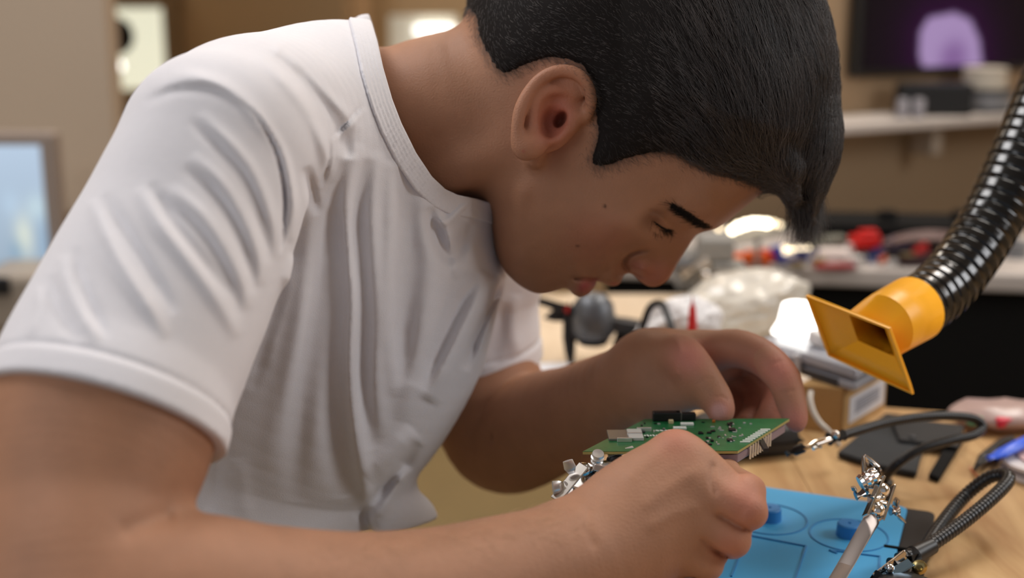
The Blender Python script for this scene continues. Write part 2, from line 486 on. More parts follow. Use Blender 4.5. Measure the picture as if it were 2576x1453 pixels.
# wall behind the right-hand bench, reaching from behind the head to the right
# ------------------------------------------------------------------ benches
bd = thing('back_bench', (0.9, 1.9, 0), 'long bench with white top edge and black front along the right wall', 'bench')
zt = TABLE
A0 = at_height(1700, 661, zt); A1 = at_height(2576, 689, zt)
dirb = (A1 - A0).normalized(); ang = math.atan2(dirb.y, dirb.x); Rb = Matrix.Rotation(ang, 3, 'Z'); nrm = Vector((-dirb.y, dirb.x, 0))
if nrm.y < 0: nrm = -nrm
L = 1.30; cen = A0 - dirb * .09 + dirb * (L / 2) + nrm * .13
MB().box(cen + Vector((0, 0, -.012)), (L, .26, .024), Rb, bev=.004).build('worktop', m_white, bd)
MB().box(cen + nrm * -.10 + Vector((0, 0, -.38)), (L, .02, .70), Rb).build('front_panel', m_matte, bd)
for s_ in (-1, 1): MB().box(cen + dirb * s_ * (L / 2 - .02) + Vector((0, 0, -.384)), (.04, .22, .72), Rb).build('leg', m_matte, bd)
# shelf above it
S0 = P(2060, 316, 1.96); S1 = P(2576, 282, 1.96); zs = (S0.z + S1.z) / 2
S0 = at_height(2060, 316, zs); S1 = at_height(2576, 282, zs)
ds = (S1 - S0).normalized(); Rs = Matrix.Rotation(math.atan2(ds.y, ds.x), 3, 'Z'); ns = Vector((-ds.y, ds.x, 0))
if ns.y < 0: ns = -ns
Ls = 1.0; cs = S0 - ds * .28 + ds * (Ls / 2) + ns * .05
sh_ = thing('wall_shelf', cs, 'white wall shelf under the television', 'shelf')
MB().box(cs + Vector((0, 0, -.008)), (Ls, .10, .014), Rs, bev=.002).build('shelf_board', m_white, sh_)
for t in (-.35, .05, .42): MB().box(cs + ds * t + ns * .02 + Vector((0, 0, -.04)), (.02, .05, .05), Rs, bev=.002).build('bracket', m_wall2, sh_)
cw = S0 + ns * .17 + ds * .82
struct('wall_back_right', MB().box(Vector((cw.x, cw.y, RZ / 2)), (2.05, .12, RZ), Rs), mat('bench_wall_paint', (160, 134, 104), rough=.9, noise=.03, nscale=2), 'tan wall behind the right-hand bench')
def on_bench(px, py, lift=0.0): return at_height(px, py, zt + lift)

# main workbench: maple top
def wood_mat(name, c1, c2, rough):
    m = bpy.data.materials.new(name); m.use_nodes = True; nt = m.node_tree; N = nt.nodes; Lk = nt.links; b = N['Principled BSDF']
    tc = N.new('ShaderNodeTexCoord'); mp = N.new('ShaderNodeMapping'); mp.inputs['Scale'].default_value = (14, 2.2, 8); mp.inputs['Rotation'].default_value = (0, 0, math.radians(8)); Lk.new(tc.outputs['Object'], mp.inputs[0])
    n1 = N.new('ShaderNodeTexNoise'); n1.inputs['Scale'].default_value = 2.4; n1.inputs['Detail'].default_value = 6; n1.inputs['Distortion'].default_value = 1.2; Lk.new(mp.outputs[0], n1.inputs[0])
    cr = N.new('ShaderNodeValToRGB'); cr.color_ramp.elements[0].position = .3; cr.color_ramp.elements[0].color = srgb(*c1); cr.color_ramp.elements[1].position = .68; cr.color_ramp.elements[1].color = srgb(*c2)
    Lk.new(n1.outputs[0], cr.inputs[0])
    n2 = N.new('ShaderNodeTexNoise'); n2.inputs['Scale'].default_value = 3.5; n2.inputs['Detail'].default_value = 2; Lk.new(tc.outputs['Object'], n2.inputs[0])
    mr = N.new('ShaderNodeMapRange'); mr.inputs[1].default_value = .35; mr.inputs[2].default_value = .7; mr.inputs[3].default_value = .86; mr.inputs[4].default_value = 1.08; Lk.new(n2.outputs[0], mr.inputs[0])
    mx = N.new('ShaderNodeMix'); mx.data_type = 'RGBA'; mx.blend_type = 'MULTIPLY'; mx.inputs[0].default_value = 1; Lk.new(cr.outputs[0], mx.inputs[6])
    cb = N.new('ShaderNodeCombineColor'); [Lk.new(mr.outputs[0], cb.inputs[i]) for i in range(3)]; Lk.new(cb.outputs[0], mx.inputs[7]); Lk.new(mx.outputs[2], b.inputs['Base Color'])
    b.inputs['Roughness'].default_value = rough
    return m
m_maple = wood_mat('maple', (176, 132, 84), (214, 176, 124), .42)
wb = thing('workbench', (0.6, .8, 0), 'maple-topped workbench under the blue mat and the soldering gear', 'workbench')
B0 = T(1700, 985); B1 = T(2576, 1050); db = (B1 - B0).normalized()
yb = lambda x: B0.y + (x - B0.x) / (B1.x - B0.x) * (B1.y - B0.y)
NP = 8; xs = np.linspace(0.06, 1.3, NP + 1)
for i in range(NP):
    x0_, x1_ = xs[i] + .00015, xs[i + 1] - .00015
    MB().prism([(x0_, .42), (x1_, .42), (x1_, yb(x1_)), (x0_, yb(x0_))], TABLE - .035, TABLE).build('plank', m_maple, wb, bev=.0004)
for x, y in [(.14, .5), (1.24, .5), (.16, 1.0), (1.24, .93)]: MB().box((x, y, (TABLE - .035) / 2), (.06, .06, TABLE - .035), bev=.003).build('leg', m_matte, wb)
# second, paler table at the back left with a white front edge
m_ply = wood_mat('pale_plywood', (196, 174, 146), (216, 196, 170), .35)
t2 = thing('side_table', (0, 1.4, 0), 'pale plywood table behind the far arm with a white front edge', 'table')
y0_, y1_ = at_height(1400, 950, TABLE).y, at_height(1500, 738, TABLE).y
MB().box((-.02, (y0_ + y1_) / 2, TABLE - .015), (.72, y1_ - y0_, .03), bev=.002).build('tabletop', m_ply, t2)
MB().box((-.02, y0_ - .006, TABLE - .018), (.72, .012, .036), bev=.002).build('edge_strip', m_white, t2)
for x in (-.33, .28):
    for y in (y0_ + .04, y1_ - .04): MB().box((x, y, (TABLE - .03) / 2), (.04, .04, TABLE - .03)).build('leg', m_matte, t2)
# ------------------------------------------------------------------ the person
HO = cc(1560, 380, .87)                      # centre of the head's mid plane
hn = -HO / np.linalg.norm(HO)                # towards the right ear (the near side)
hn = hn + np.array([0.03, 0.0, 0]); hn /= np.linalg.norm(hn)
hu = np.cross([0, 1, 0], hn); hu /= np.linalg.norm(hu)
if hu[0] < 0: hu = -hu
hv = np.cross(hn, hu)
if hv[1] < 0: hv = -hv
def px_uv(px, py, h=0.0):
    r = np.stack([(np.asarray(px, float) - W / 2) / FPX, (H / 2 - np.asarray(py, float)) / FPX, np.ones(np.shape(px))], -1)
    t = ((HO + hn * h) @ hn) / (r @ hn)
    q = r * t[..., None] - HO
    return np.stack([q @ hu, q @ hv], -1)
def tps(pts, vals, X, Y, s=.1):
    pts = np.asarray(pts) / s; n = len(pts)
    def ph(r2): return np.where(r2 > 1e-12, .5 * r2 * np.log(np.maximum(r2, 1e-12)), 0)
    d2 = ((pts[:, None] - pts[None]) ** 2).sum(-1)
    A = np.zeros((n + 3, n + 3)); A[:n, :n] = ph(d2) + 1e-3 * np.eye(n); A[:n, n] = 1; A[:n, n + 1:] = pts; A[n, :n] = 1; A[n + 1:, :n] = pts.T
    w = np.linalg.solve(A, np.r_[vals, 0, 0, 0]); X = X / s; Y = Y / s
    out = w[n] + w[n + 1] * X + w[n + 2] * Y
    for i in range(n): out = out + w[i] * ph((X - pts[i, 0]) ** 2 + (Y - pts[i, 1]) ** 2)
    return out
face_px = [(1950, 462), (1925, 478), (1900, 496), (1875, 517), (1850, 538), (1828, 556), (1812, 567), (1798, 575), (1782, 580), (1766, 584), (1753, 590), (1744, 600),
           (1734, 616), (1720, 638), (1705, 662), (1693, 684), (1681, 702), (1668, 713), (1655, 719), (1643, 721), (1630, 719), (1618, 713), (1606, 704), (1597, 694), (1588, 688), (1578, 687),
           (1571, 690), (1567, 697), (1564, 706), (1558, 714), (1549, 718), (1538, 719), (1525, 715), (1514, 710), (1503, 706), (1498, 705), (1500, 712), (1495, 722), (1485, 735), (1470, 745), (1456, 746), (1442, 740), (1432, 729),
           (1424, 724), (1412, 725), (1398, 731), (1380, 736), (1360, 738), (1342, 735), (1322, 726), (1300, 711), (1276, 688), (1258, 660), (1246, 625), (1240, 590), (1236, 560), (1233, 530), (1215, 480), (1190, 400), (1165, 300), (1150, 200), (1160, 100),
           (1180, 20), (1225, -60), (1300, -125), (1400, -175), (1520, -200), (1660, -195), (1800, -160), (1910, -95), (1990, -5), (2035, 95), (2050, 190), (2040, 280), (2010, 375)]
fo = px_uv(*np.array(face_px, float).T)
W_ctl = [  # px, py, half width mm, rounding depth mm
    (1450, 80, 74, 60), (1600, 150, 76, 62), (1780, 80, 72, 62), (1900, 250, 66, 55), (1500, -60, 72, 62), (1300, 60, 66, 55), (1700, -60, 74, 62),
    (1400, 250, 70, 60), (1550, 300, 72, 60), (1700, 300, 69, 55), (1840, 380, 63, 48), (1960, 360, 58, 45), (1900, 440, 54, 34), (1800, 480, 54, 32), (1740, 440, 60, 36),
    (1620, 430, 66, 44), (1700, 500, 57, 30), (1760, 540, 50, 24), (1815, 550, 40, 18), (1850, 520, 46, 24), (1660, 530, 54, 30), (1690, 560, 40, 22), (1650, 565, 49, 28), (1735, 575, 30, 16),
    (1715, 598, 22, 14), (1600, 540, 60, 34), (1560, 480, 66, 44), (1480, 420, 67, 50), (1540, 580, 60, 38), (1600, 600, 50, 30), (1640, 610, 38, 24), (1680, 620, 24, 17),
    (1735, 606, 13, 10), (1705, 640, 15, 10), (1680, 670, 15, 9), (1660, 695, 12, 8), (1640, 708, 10, 8), (1610, 690, 10, 7), (1640, 665, 17, 10), (1600, 660, 19, 12),
    (1570, 650, 27, 16), (1540, 640, 40, 26), (1580, 675, 14, 9), (1555, 690, 16, 9), (1530, 690, 22, 12), (1500, 690, 25, 12), (1475, 715, 20, 9), (1460, 735, 17, 9), (1435, 710, 27, 15), (1470, 680, 33, 18),
    (1400, 700, 29, 20), (1360, 710, 27, 20), (1310, 690, 32, 20), (1420, 640, 48, 30), (1350, 650, 44, 26), (1280, 640, 42, 22), (1480, 600, 57, 38), (1400, 550, 62, 42), (1300, 560, 56, 30), (1260, 600, 46, 20),
    (1420, 470, 66, 50), (1330, 470, 64, 40), (1260, 500, 58, 26), (1300, 350, 62, 45), (1220, 350, 55, 30), (1200, 200, 56, 32), (1250, 150, 62, 40),
    (2000, 200, 58, 50), (1980, 50, 60, 50), (1200, 30, 58, 40)]
Wc = np.array(W_ctl, float)
Wuv = px_uv(Wc[:, 0], Wc[:, 1], .02)
GS = .0005
gu = np.arange(fo[:, 0].min() - .03, fo[:, 0].max() + .03, GS); gv = np.arange(fo[:, 1].min() - .03, fo[:, 1].max() + .03, GS)
GU, GV = np.meshgrid(gu, gv, indexing='ij')
fs_ = spline(np.vstack([fo, fo[:1]]), 3)
dd_, _, _ = pl_dist(GU.ravel(), GV.ravel(), fs_)
ins = in_poly(GU.ravel(), GV.ravel(), fs_)
sd = np.where(ins, dd_, -dd_).reshape(GU.shape)
Wm = tps(Wuv, Wc[:, 2], GU, GV) * 1e-3; Dm = tps(Wuv, Wc[:, 3], GU, GV) * 1e-3
def blur2(a, r, it=2):
    for _ in range(it):
        for ax in (0, 1):
            b = np.cumsum(np.pad(a, [(r + 1, r) if k == ax else (0, 0) for k in (0, 1)], mode='edge'), axis=ax)
            n = 2 * r + 1
            b = (b[n:, :] - b[:-n, :]) if ax == 0 else (b[:, n:] - b[:, :-n])
            a = b / n
    return a
def bump2(px, py, rx, ry, ang, amp, h=.05):
    """local swelling (+) or hollow (-) of the half width, mm; radii in px, turned by ang degrees"""
    c = px_uv(px, py, h); m = .00025; a = math.radians(ang)
    du, dv = (GU - c[0]) / m, (GV - c[1]) / m
    x, y = du * math.cos(a) + dv * math.sin(a), -du * math.sin(a) + dv * math.cos(a)
    return amp * 1e-3 * np.exp(-((x / rx) ** 2 + (y / ry) ** 2))
def ridge2(pts, w, amp, h=.04, taper=True):
    q = px_uv(*np.array(pts, float).T, h); d, t, _ = pl_dist(GU.ravel(), GV.ravel(), spline(q, 5))
    e = amp * 1e-3 * np.exp(-(d / (w * .00025)) ** 2)
    if taper: e = e * np.clip(np.minimum(t, 1 - t) * 5 + .15, 0, 1)
    return e.reshape(GU.shape)
Wm = blur2(Wm, 3)
Wm = (Wm
      # eye: socket, lid ball, upper lid crease, lower lid
      + bump2(1662, 556, 40, 26, 35, -5.0, .045) + bump2(1668, 552, 24, 17, -35, 6.0, .045)
      + ridge2([(1625, 527), (1650, 533), (1676, 548), (1700, 572)], 5, -1.6, .045) + ridge2([(1634, 548), (1652, 568), (1674, 582), (1696, 590)], 4, -1.5, .045)
      + ridge2([(1628, 560), (1648, 582), (1672, 597)], 7, 1.2, .045)
      # brow ridge
      + ridge2([(1690, 508), (1720, 530), (1760, 552), (1795, 566)], 17, 3.0, .04)
      # nose wing and its crease
      + bump2(1614, 674, 26, 19, -20, 10.0, .015) + ridge2([(1590, 690), (1572, 668), (1577, 645), (1600, 630), (1628, 628)], 6.5, -7.5, .018)
      + ridge2([(1575, 650), (1545, 668), (1515, 690)], 13, -2.4, .022)
      + ridge2([(1592, 684), (1606, 694), (1618, 700)], 4, -4.5, .012)
      # mouth: corner pit, lower lip
      + bump2(1446, 698, 12, 8, 0, -3.5, .024) + ridge2([(1448, 700), (1470, 700), (1498, 704)], 4, -5.0, .02, False)
      + bump2(1470, 722, 17, 14, 0, 2.5, .018) + bump2(1520, 704, 20, 9, -15, 1.5, .018)
      + bump2(1425, 712, 10, 16, 40, -2.0, .022)
      # cheek, jaw line
      + bump2(1570, 560, 55, 35, 20, 2.0, .06) + ridge2([(1330, 440), (1300, 540), (1300, 620), (1340, 680)], 25, 2.0, .05)
      + bump2(1230, 600, 30, 60, 0, -1.0))
sdb = blur2(sd, 1, 1)
tt = np.minimum(sdb / np.maximum(Dm, .004), 1)
Qm = np.maximum(Wm, .002) ** 2 * np.where(tt > 0, 2 * tt - tt * tt, 2 * tt)
Gq = np.stack(np.gradient(Qm, GS), -1)
def samp(A, uv):
    x = np.clip((uv[:, 0] - gu[0]) / GS, 0, len(gu) - 1.001); y = np.clip((uv[:, 1] - gv[0]) / GS, 0, len(gv) - 1.001)
    i, j = x.astype(int), y.astype(int); fx, fy = x - i, y - j
    if A.ndim == 3: fx, fy = fx[:, None], fy[:, None]
    return (A[i, j] * (1 - fx) + A[i + 1, j] * fx) * (1 - fy) + (A[i, j + 1] * (1 - fx) + A[i + 1, j + 1] * fx) * fy
class Head:
    k = .012
    lo = np.array([-.075, -.02, .74]); hi = np.array([.27, .27, .99])
    def __call__(s, p):
        q = p - HO; uv = np.stack([q @ hu, q @ hv], 1); n = q @ hn
        Q = samp(Qm, uv); g = samp(Gq, uv)
        out = np.maximum(np.abs(uv[:, 0] - np.clip(uv[:, 0], gu[0], gu[-1])), np.abs(uv[:, 1] - np.clip(uv[:, 1], gv[0], gv[-1])))
        F = (n * n - Q) / np.sqrt(4 * n * n + (g ** 2).sum(1) + 4e-5)
        return np.clip(F, -.05, .05) + out
head = Head()
sh = np.array([.42, -.14, .90]); sh /= np.linalg.norm(sh)       # across the shoulders

# neck: stations run from the shoulders into the skull
neck = Tube([[*cc(900, 330, .88), .056, .056], [*cc(1010, 330, .875), .058, .056], [*cc(1120, 300, .87), .058, .0560], [*cc(1230, 290, .87), .058, .058], [*cc(1330, 280, .87), .058, .052]], k=.02, A=hn, n=4)
sterno = seg((1330, 360, .83, 42), (1230, 400, .825, 40), (1130, 440, .83, 36), (1060, 470, .85, 34), k=.02)

# ear (right)
def E_(px, py, up, r):          # a point 'up' metres out from the side of the head
    return (px, py, .803 - up, r)
ear = [('add', Ell(1392, 275, .797, 72, 108, .0062, -14, k=.006)),
       ('add', Ell(1345, 285, .7905, 44, 96, .0055, -14, k=.005)), ('add', Ell(1420, 215, .793, 55, 40, .006, 0, k=.005)),
       ('sub', Ell(1405, 250, .776, 60, 78, .0150, -20, k=.003)),
       ('add', seg(*[E_(*q) for q in [(1470, 292, .004, 14), (1484, 270, .010, 15), (1486, 240, .014, 15), (1474, 208, .017, 15), (1450, 186, .018, 16), (1418, 178, .018, 16), (1386, 184, .0185, 16), (1354, 204, .019, 16),
                                      (1328, 236, .020, 16), (1311, 272, .021, 17), (1303, 308, .021, 16), (1302, 340, .020, 16), (1312, 366, .018, 17)]], k=.002, n=3)),
       ('add', Ell(1322, 370, .786, 31, 34, .006, 15, k=.006)),
       ('add', Ell(1345, 360, .788, 30, 30, .006, 15, k=.006)),
       ('add', seg(*[E_(*q) for q in [(1455, 232, .011, 9), (1420, 226, .013, 12), (1380, 228, .015, 14), (1352, 248, .016, 14), (1341, 276, .016, 13), (1342, 305, .015, 12), (1350, 330, .014, 12), (1362, 350, .013, 13)]], k=.004, n=3)),
       ('add', seg(*[E_(*q) for q in [(1362, 352, .013, 12), (1382, 352, .012, 11), (1400, 344, .010, 10)]], k=.004)),
       ('add', seg(*[E_(*q) for q in [(1398, 350, .008, 12), (1416, 334, .010, 13), (1436, 318, .008, 12), (1448, 300, .004, 12)]], k=.004)),
       ('add', seg(*[E_(*q) for q in [(1470, 292, .006, 12), (1448, 288, .008, 10), (1425, 278, .006, 9)]], k=.005)),
       ('sub', Ell(1390, 304, .786, 31, 42, .0135, -10, k=.004)),
       ('sub', Ell(1410, 300, .797, 14, 20, .014, -30, k=.003))]
hyoid = seg((1345, 400, .805, 20), (1352, 372, .80, 20), (1350, 340, .80, 20), k=.008)

# right arm (near)
uarm = Tube([[*cc(560, 400, .69), .038, .036], [*cc(462, 620, .67), .044, .043], [*cc(318, 900, .63), .0515, .0505], [*cc(250, 1080, .605), .050, .053], [*cc(205, 1280, .585), .046, .0455], [*cc(190, 1480, .565), .045, .044], [*cc(200, 1640, .555), .040, .040]], k=.004, n=9)
farm = Tube([[*cc(180, 1640, .55), .042, .040], [*cc(330, 1590, .565), .046, .047], [*cc(470, 1560, .575), .047, .0465], [*cc(640, 1558, .59), .046, .0425], [*cc(820, 1553, .605), .044, .0395], [*cc(960, 1540, .62), .042, .0378], [*cc(1120, 1505, .64), .038, .0350],
             [*cc(1270, 1460, .66), .034, .0328], [*cc(1400, 1420, .675), .030, .0305], [*cc(1480, 1394, .685), .026, .0285], [*cc(1560, 1350, .695), .024, .0290]], k=.012, n=7)
rhand = [seg((1480, 1388, .690, 126, .022), (1560, 1342, .697, 132, .020), (1640, 1285, .703, 146, .018), (1710, 1255, .706, 140, .016), k=.02),
         seg((1580, 1262, .70, 62), (1640, 1202, .708, 66), (1700, 1152, .712, 64), k=.014),                                       # index metacarpal
         seg((1560, 1320, .695, 66), (1680, 1250, .700, 64), (1745, 1225, .700, 60), k=.014),
         seg((1560, 1370, .700, 60), (1660, 1320, .700, 60), (1740, 1305, .698, 56), k=.014),
         seg((1540, 1420, .706, 58), (1620, 1390, .704, 58), (1700, 1375, .702, 52), k=.014),
         seg((1700, 1152, .712, 64), (1770, 1190, .706, 50), (1850, 1240, .700, 46), (1872, 1238, .701, 47), (1886, 1232, .722, 40), (1862, 1215, .750, 36), (1838, 1196, .770, 31), k=.006, n=4),   # index
         seg((1745, 1225, .700, 60), (1810, 1250, .694, 50), (1866, 1276, .692, 48), (1882, 1285, .694, 48), (1886, 1286, .716, 42), (1858, 1262, .742, 37), (1828, 1236, .760, 32), k=.005, n=4),  # middle
         seg((1740, 1305, .698, 56), (1795, 1330, .694, 48), (1835, 1352, .694, 46), (1845, 1358, .700, 45), (1840, 1360, .722, 40), (1810, 1345, .742, 35), k=.005, n=4),                             # ring
         seg((1700, 1375, .702, 52), (1745, 1400, .698, 44), (1775, 1418, .700, 40), (1780, 1422, .706, 38), (1768, 1420, .726, 34), (1742, 1404, .742, 30), k=.005, n=4),                             # little
         seg((1640, 1400, .715, 70), (1740, 1370, .715, 62), (1800, 1330, .715, 50), k=.012),
         seg((1540, 1310, .715, 50), (1600, 1250, .735, 50), (1680, 1215, .757, 46), (1745, 1195, .772, 38), (1796, 1190, .780, 35), (1832, 1182, .782, 28), k=.010, n=4)]                             # thumb
# left arm (far)
lfarm = Tube([[*cc(1215, 1010, 1.03), .044, .0440], [*cc(1245, 1105, 1.025), .041, .038], [*cc(1300, 1105, 1.01), .041, .040], [*cc(1370, 1068, .985), .039, .0400], [*cc(1440, 1045, .96), .036, .0365], [*cc(1510, 1010, .935), .033, .0325], [*cc(1580, 968, .905), .029, .0272], [*cc(1640, 940, .885), .027, .0265]], k=.010, n=4)
luarm = Tube([[*cc(1205, 760, 1.03), .038, .034], [*cc(1220, 880, 1.035), .040, .0365], [*cc(1250, 1000, 1.035), .042, .040], [*cc(1285, 1110, 1.03), .040, .034], [*cc(1300, 1140, 1.025), .035, .026]], k=.006, n=4)
lhand = [seg((1640, 940, .887, 100, .024), (1700, 925, .890, 88, .020), (1760, 905, .897, 74, .015), (1815, 895, .902, 66, .013), k=.016),
         seg((1670, 900, .868, 56), (1712, 898, .856, 56), (1745, 925, .848, 50), (1776, 964, .842, 44), (1800, 1000, .838, 41), (1812, 1028, .836, 36), (1812, 1043, .836, 29), k=.007, n=4),      # thumb
         seg((1650, 985, .875, 62), (1700, 985, .866, 54), (1750, 985, .856, 44), k=.014),                                                                                                      # thenar
         seg((1770, 888, .890, 52), (1850, 876, .880, 49), (1915, 898, .870, 46), (1962, 940, .860, 44), (1980, 975, .856, 41), (1992, 1018, .852, 37), (2001, 1048, .850, 31), (2003, 1062, .849, 25), k=.005, n=4),  # index
         seg((1790, 900, .915, 48), (1860, 890, .908, 44), (1915, 925, .900, 41), (1945, 970, .893, 39), (1950, 1010, .884, 36), (1932, 1050, .874, 31), (1915, 1072, .868, 27), k=.004, n=4),   # middle
         seg((1780, 920, .928, 46), (1830, 925, .925, 42), (1880, 955, .918, 40), (1908, 990, .908, 37), (1905, 1030, .895, 34), (1880, 1065, .885, 30), k=.004, n=4),                             # ring
         seg((1760, 940, .932, 42), (1800, 955, .930, 40), (1840, 985, .924, 36), (1858, 1020, .912, 32), (1845, 1060, .900, 28), k=.004, n=4)]                                                # little
ops = [('add', neck), ('add', sterno), ('add', head), ('add', hyoid)]
ops += ear
ops += [('sub', Ell(1606, 697, .8585, 15, 4.5, .006, -28, k=.0015))]
ops += [('add', uarm), ('add', farm)] + [('add', q) for q in rhand]
ops += [('add', luarm), ('add', lfarm)] + [('add', q) for q in lhand]
# hidden trunk joins head and arms under the shirt into one body
ops += [('add', Tube([[*cc(570, 400, .70), .035, .035], [*cc(700, 380, .78), .04, .04], [*cc(900, 380, .88), .045, .05], [*cc(1050, 520, .96), .04, .04], [*cc(1200, 700, 1.03), .035, .035]], k=.01, A=sh))]
nail = Ell(1808, 1030, .8275, 21, 24, .0022, -30)
def plane3(a, b, c):
    a, b, c = map(np.array, (a, b, c)); n = np.cross(b - a, c - a); n /= np.linalg.norm(n); return n, n @ a
hem_n, hem_d = plane3(cc(0, 960, .585), cc(250, 936, .545), cc(552, 1108, .60))
if hem_n @ cc(200, 1400, .56) < hem_d: hem_n, hem_d = -hem_n, -hem_d          # positive below the hem
neckline = [(900, -40), (935, 60), (948, 105), (962, 170), (985, 250), (1008, 310), (1045, 385), (1085, 445), (1120, 478), (1150, 492), (1200, 502), (1260, 520), (1400, 560)]
def nl_fn(X, Y):
    d, t, s_ = pl_dist(X, Y, neckline); return s_ * d
nl_map = PxMap(700, -60, 1500, 720, 4, nl_fn)
def body_post(p, f):
    X, Y = px_of(p)
    h = p @ hem_n - hem_d; z = p[:, 2]
    f = f + .006 * np.clip((-h - .006) / .012, 0, 1) * ((z < .70) & (X < 720))
    f = f + .008 * np.clip((nl_map(X, Y) - 22) / 40, 0, 1) * np.clip((1226 - X) / 30, 0, 1) * ((Y < 545) & (z > .70))
    # creases and tendons: shallow grooves (-) and swellings (+), metres
    for pts, w, amp, dlo, dhi in CREASES:
        m = (p[:, 2] > dlo) & (p[:, 2] < dhi) & (np.abs(f) < .01)
        a = np.array(pts)
        m &= (X > a[:, 0].min() - 3 * w) & (X < a[:, 0].max() + 3 * w) & (Y > a[:, 1].min() - 3 * w) & (Y < a[:, 1].max() + 3 * w)
        i = np.nonzero(m)[0]
        if len(i):
            d, t, _ = pl_dist(X[i], Y[i], a)
            f[i] -= amp * np.exp(-(d / w) ** 2) * np.clip(np.minimum(t, 1 - t) * 6 + .2, 0, 1)
    return f
CREASES = [([(445, 1296), (400, 1302), (345, 1320), (300, 1345)], 26, -.0018, .5, .62),
           ([(1700, 1100), (1640, 1150), (1570, 1210)], 20, .0007, .65, .72), ([(1760, 1180), (1690, 1220), (1610, 1280)], 18, .0006, .65, .72), ([(1770, 1270), (1700, 1290), (1620, 1330)], 18, .0006, .65, .72),
           ([(1795, 1160), (1790, 1210), (1800, 1250)], 9, -.0012, .66, .72), ([(1800, 1290), (1850, 1320), (1890, 1335)], 7, -.0015, .66, .72), ([(1760, 1350), (1800, 1385), (1840, 1405)], 7, -.0015, .66, .72),
           ([(1500, 1385), (1475, 1330), (1480, 1260)], 12, -.0007, .64, .72),
           ([(1795, 1000), (1812, 996), (1832, 1004)], 4, -.0006, .82, .85), ([(1758, 965), (1775, 952), (1795, 950)], 4, -.0006, .82, .86),
           ([(1925, 925), (1945, 915), (1965, 905)], 5, -.0007, .83, .88), ([(1960, 990), (1978, 985), (2000, 980)], 4, -.0007, .83, .88),
           ([(1358, 962), (1305, 1025), (1262, 1075), (1238, 1112)], 10, -.005, .97, 1.03), ([(1700, 850), (1720, 905), (1700, 950)], 10, .0012, .84, .88)]
body_f = Field(ops, body_post)
VB, QB = net(body_f, (-.25, -.20, .50), (.27, .27, 1.10), .0015 if QUICK else .0013)
print('body', len(VB))

# ---- skin colour: broad, natural variation of the skin itself
Xb, Yb = px_of(VB)
base = np.array(srgb(167, 122, 95)[:3]); pink = np.array(srgb(186, 112, 96)[:3]); pale = np.array(srgb(192, 150, 128)[:3]); red = np.array(srgb(170, 88, 78)[:3]); dark = np.array(srgb(26, 21, 19)[:3])
col = np.tile(base, (len(VB), 1))
hq = VB - HO; huv = np.stack([hq @ hu, hq @ hv], 1); hnn = hq @ hn
onhead = (VB[:, 2] > .76) & (VB[:, 2] < .98) & (Xb > 1150) & (Yb < 760)
def mixc(w, c): 
    global col
    w = np.clip(w, 0, 1)[:, None]; col = col * (1 - w) + c * w
def spot(px, py, rx, ry, ang, h, c, amt):
    q = px_uv(px, py, h); a = math.radians(ang); m = .00025
    du, dv = (huv[:, 0] - q[0]) / m, (huv[:, 1] - q[1]) / m
    x, y = du * math.cos(a) + dv * math.sin(a), -du * math.sin(a) + dv * math.cos(a)
    mixc(np.where(onhead, amt * np.exp(-((x / rx) ** 2 + (y / ry) ** 2) ** 1.5), 0), c)
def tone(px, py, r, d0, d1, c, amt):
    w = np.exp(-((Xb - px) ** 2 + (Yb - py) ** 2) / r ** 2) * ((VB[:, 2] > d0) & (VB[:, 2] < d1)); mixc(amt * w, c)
spot(1500, 600, 90, 70, 0, .055, pink, .25); spot(1640, 690, 60, 40, 0, .012, pink, .5); spot(1600, 665, 22, 18, 0, .018, red, .35)
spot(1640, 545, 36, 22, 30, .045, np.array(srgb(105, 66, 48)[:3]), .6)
lip = np.array(srgb(176, 92, 88)[:3])
spot(1473, 722, 25, 21, 35, .018, lip, 1.0); spot(1498, 712, 12, 12, 0, .012, lip, .8); spot(1545, 714, 14, 7, -10, .008, lip, .6); spot(1500, 703, 12, 5, -10, .014, lip, .5)
spot(1392, 280, 75, 115, -14, .085, np.array(srgb(190, 118, 92)[:3]), .55); spot(1395, 300, 40, 60, -14, .08, red, .55)
spot(1522, 519, 4.5, 4.5, 0, .068, np.array(srgb(60, 35, 28)[:3]), .95); spot(1453, 620, 4, 4, 0, .06, np.array(srgb(70, 40, 34)[:3]), .8); spot(1318, 380, 4, 4, 0, .09, red, .6)
for q in [(1700, 1100, 60, .66, .74), (1870, 1240, 60, .66, .74), (1890, 1290, 50, .66, .74), (1840, 1380, 50, .66, .76)]: tone(*q, pink, .4)
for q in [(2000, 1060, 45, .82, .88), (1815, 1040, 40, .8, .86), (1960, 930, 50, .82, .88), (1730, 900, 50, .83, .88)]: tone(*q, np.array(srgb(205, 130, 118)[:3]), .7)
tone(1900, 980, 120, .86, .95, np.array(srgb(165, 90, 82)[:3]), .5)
# nail
wn = np.exp(-(((Xb - 1808) / 21) ** 2 + ((Yb - 1032) / 20) ** 2) ** 2) * ((VB[:, 2] > .81) & (VB[:, 2] < .85)); mixc(.7 * wn, np.array(srgb(205, 160, 158)[:3]))

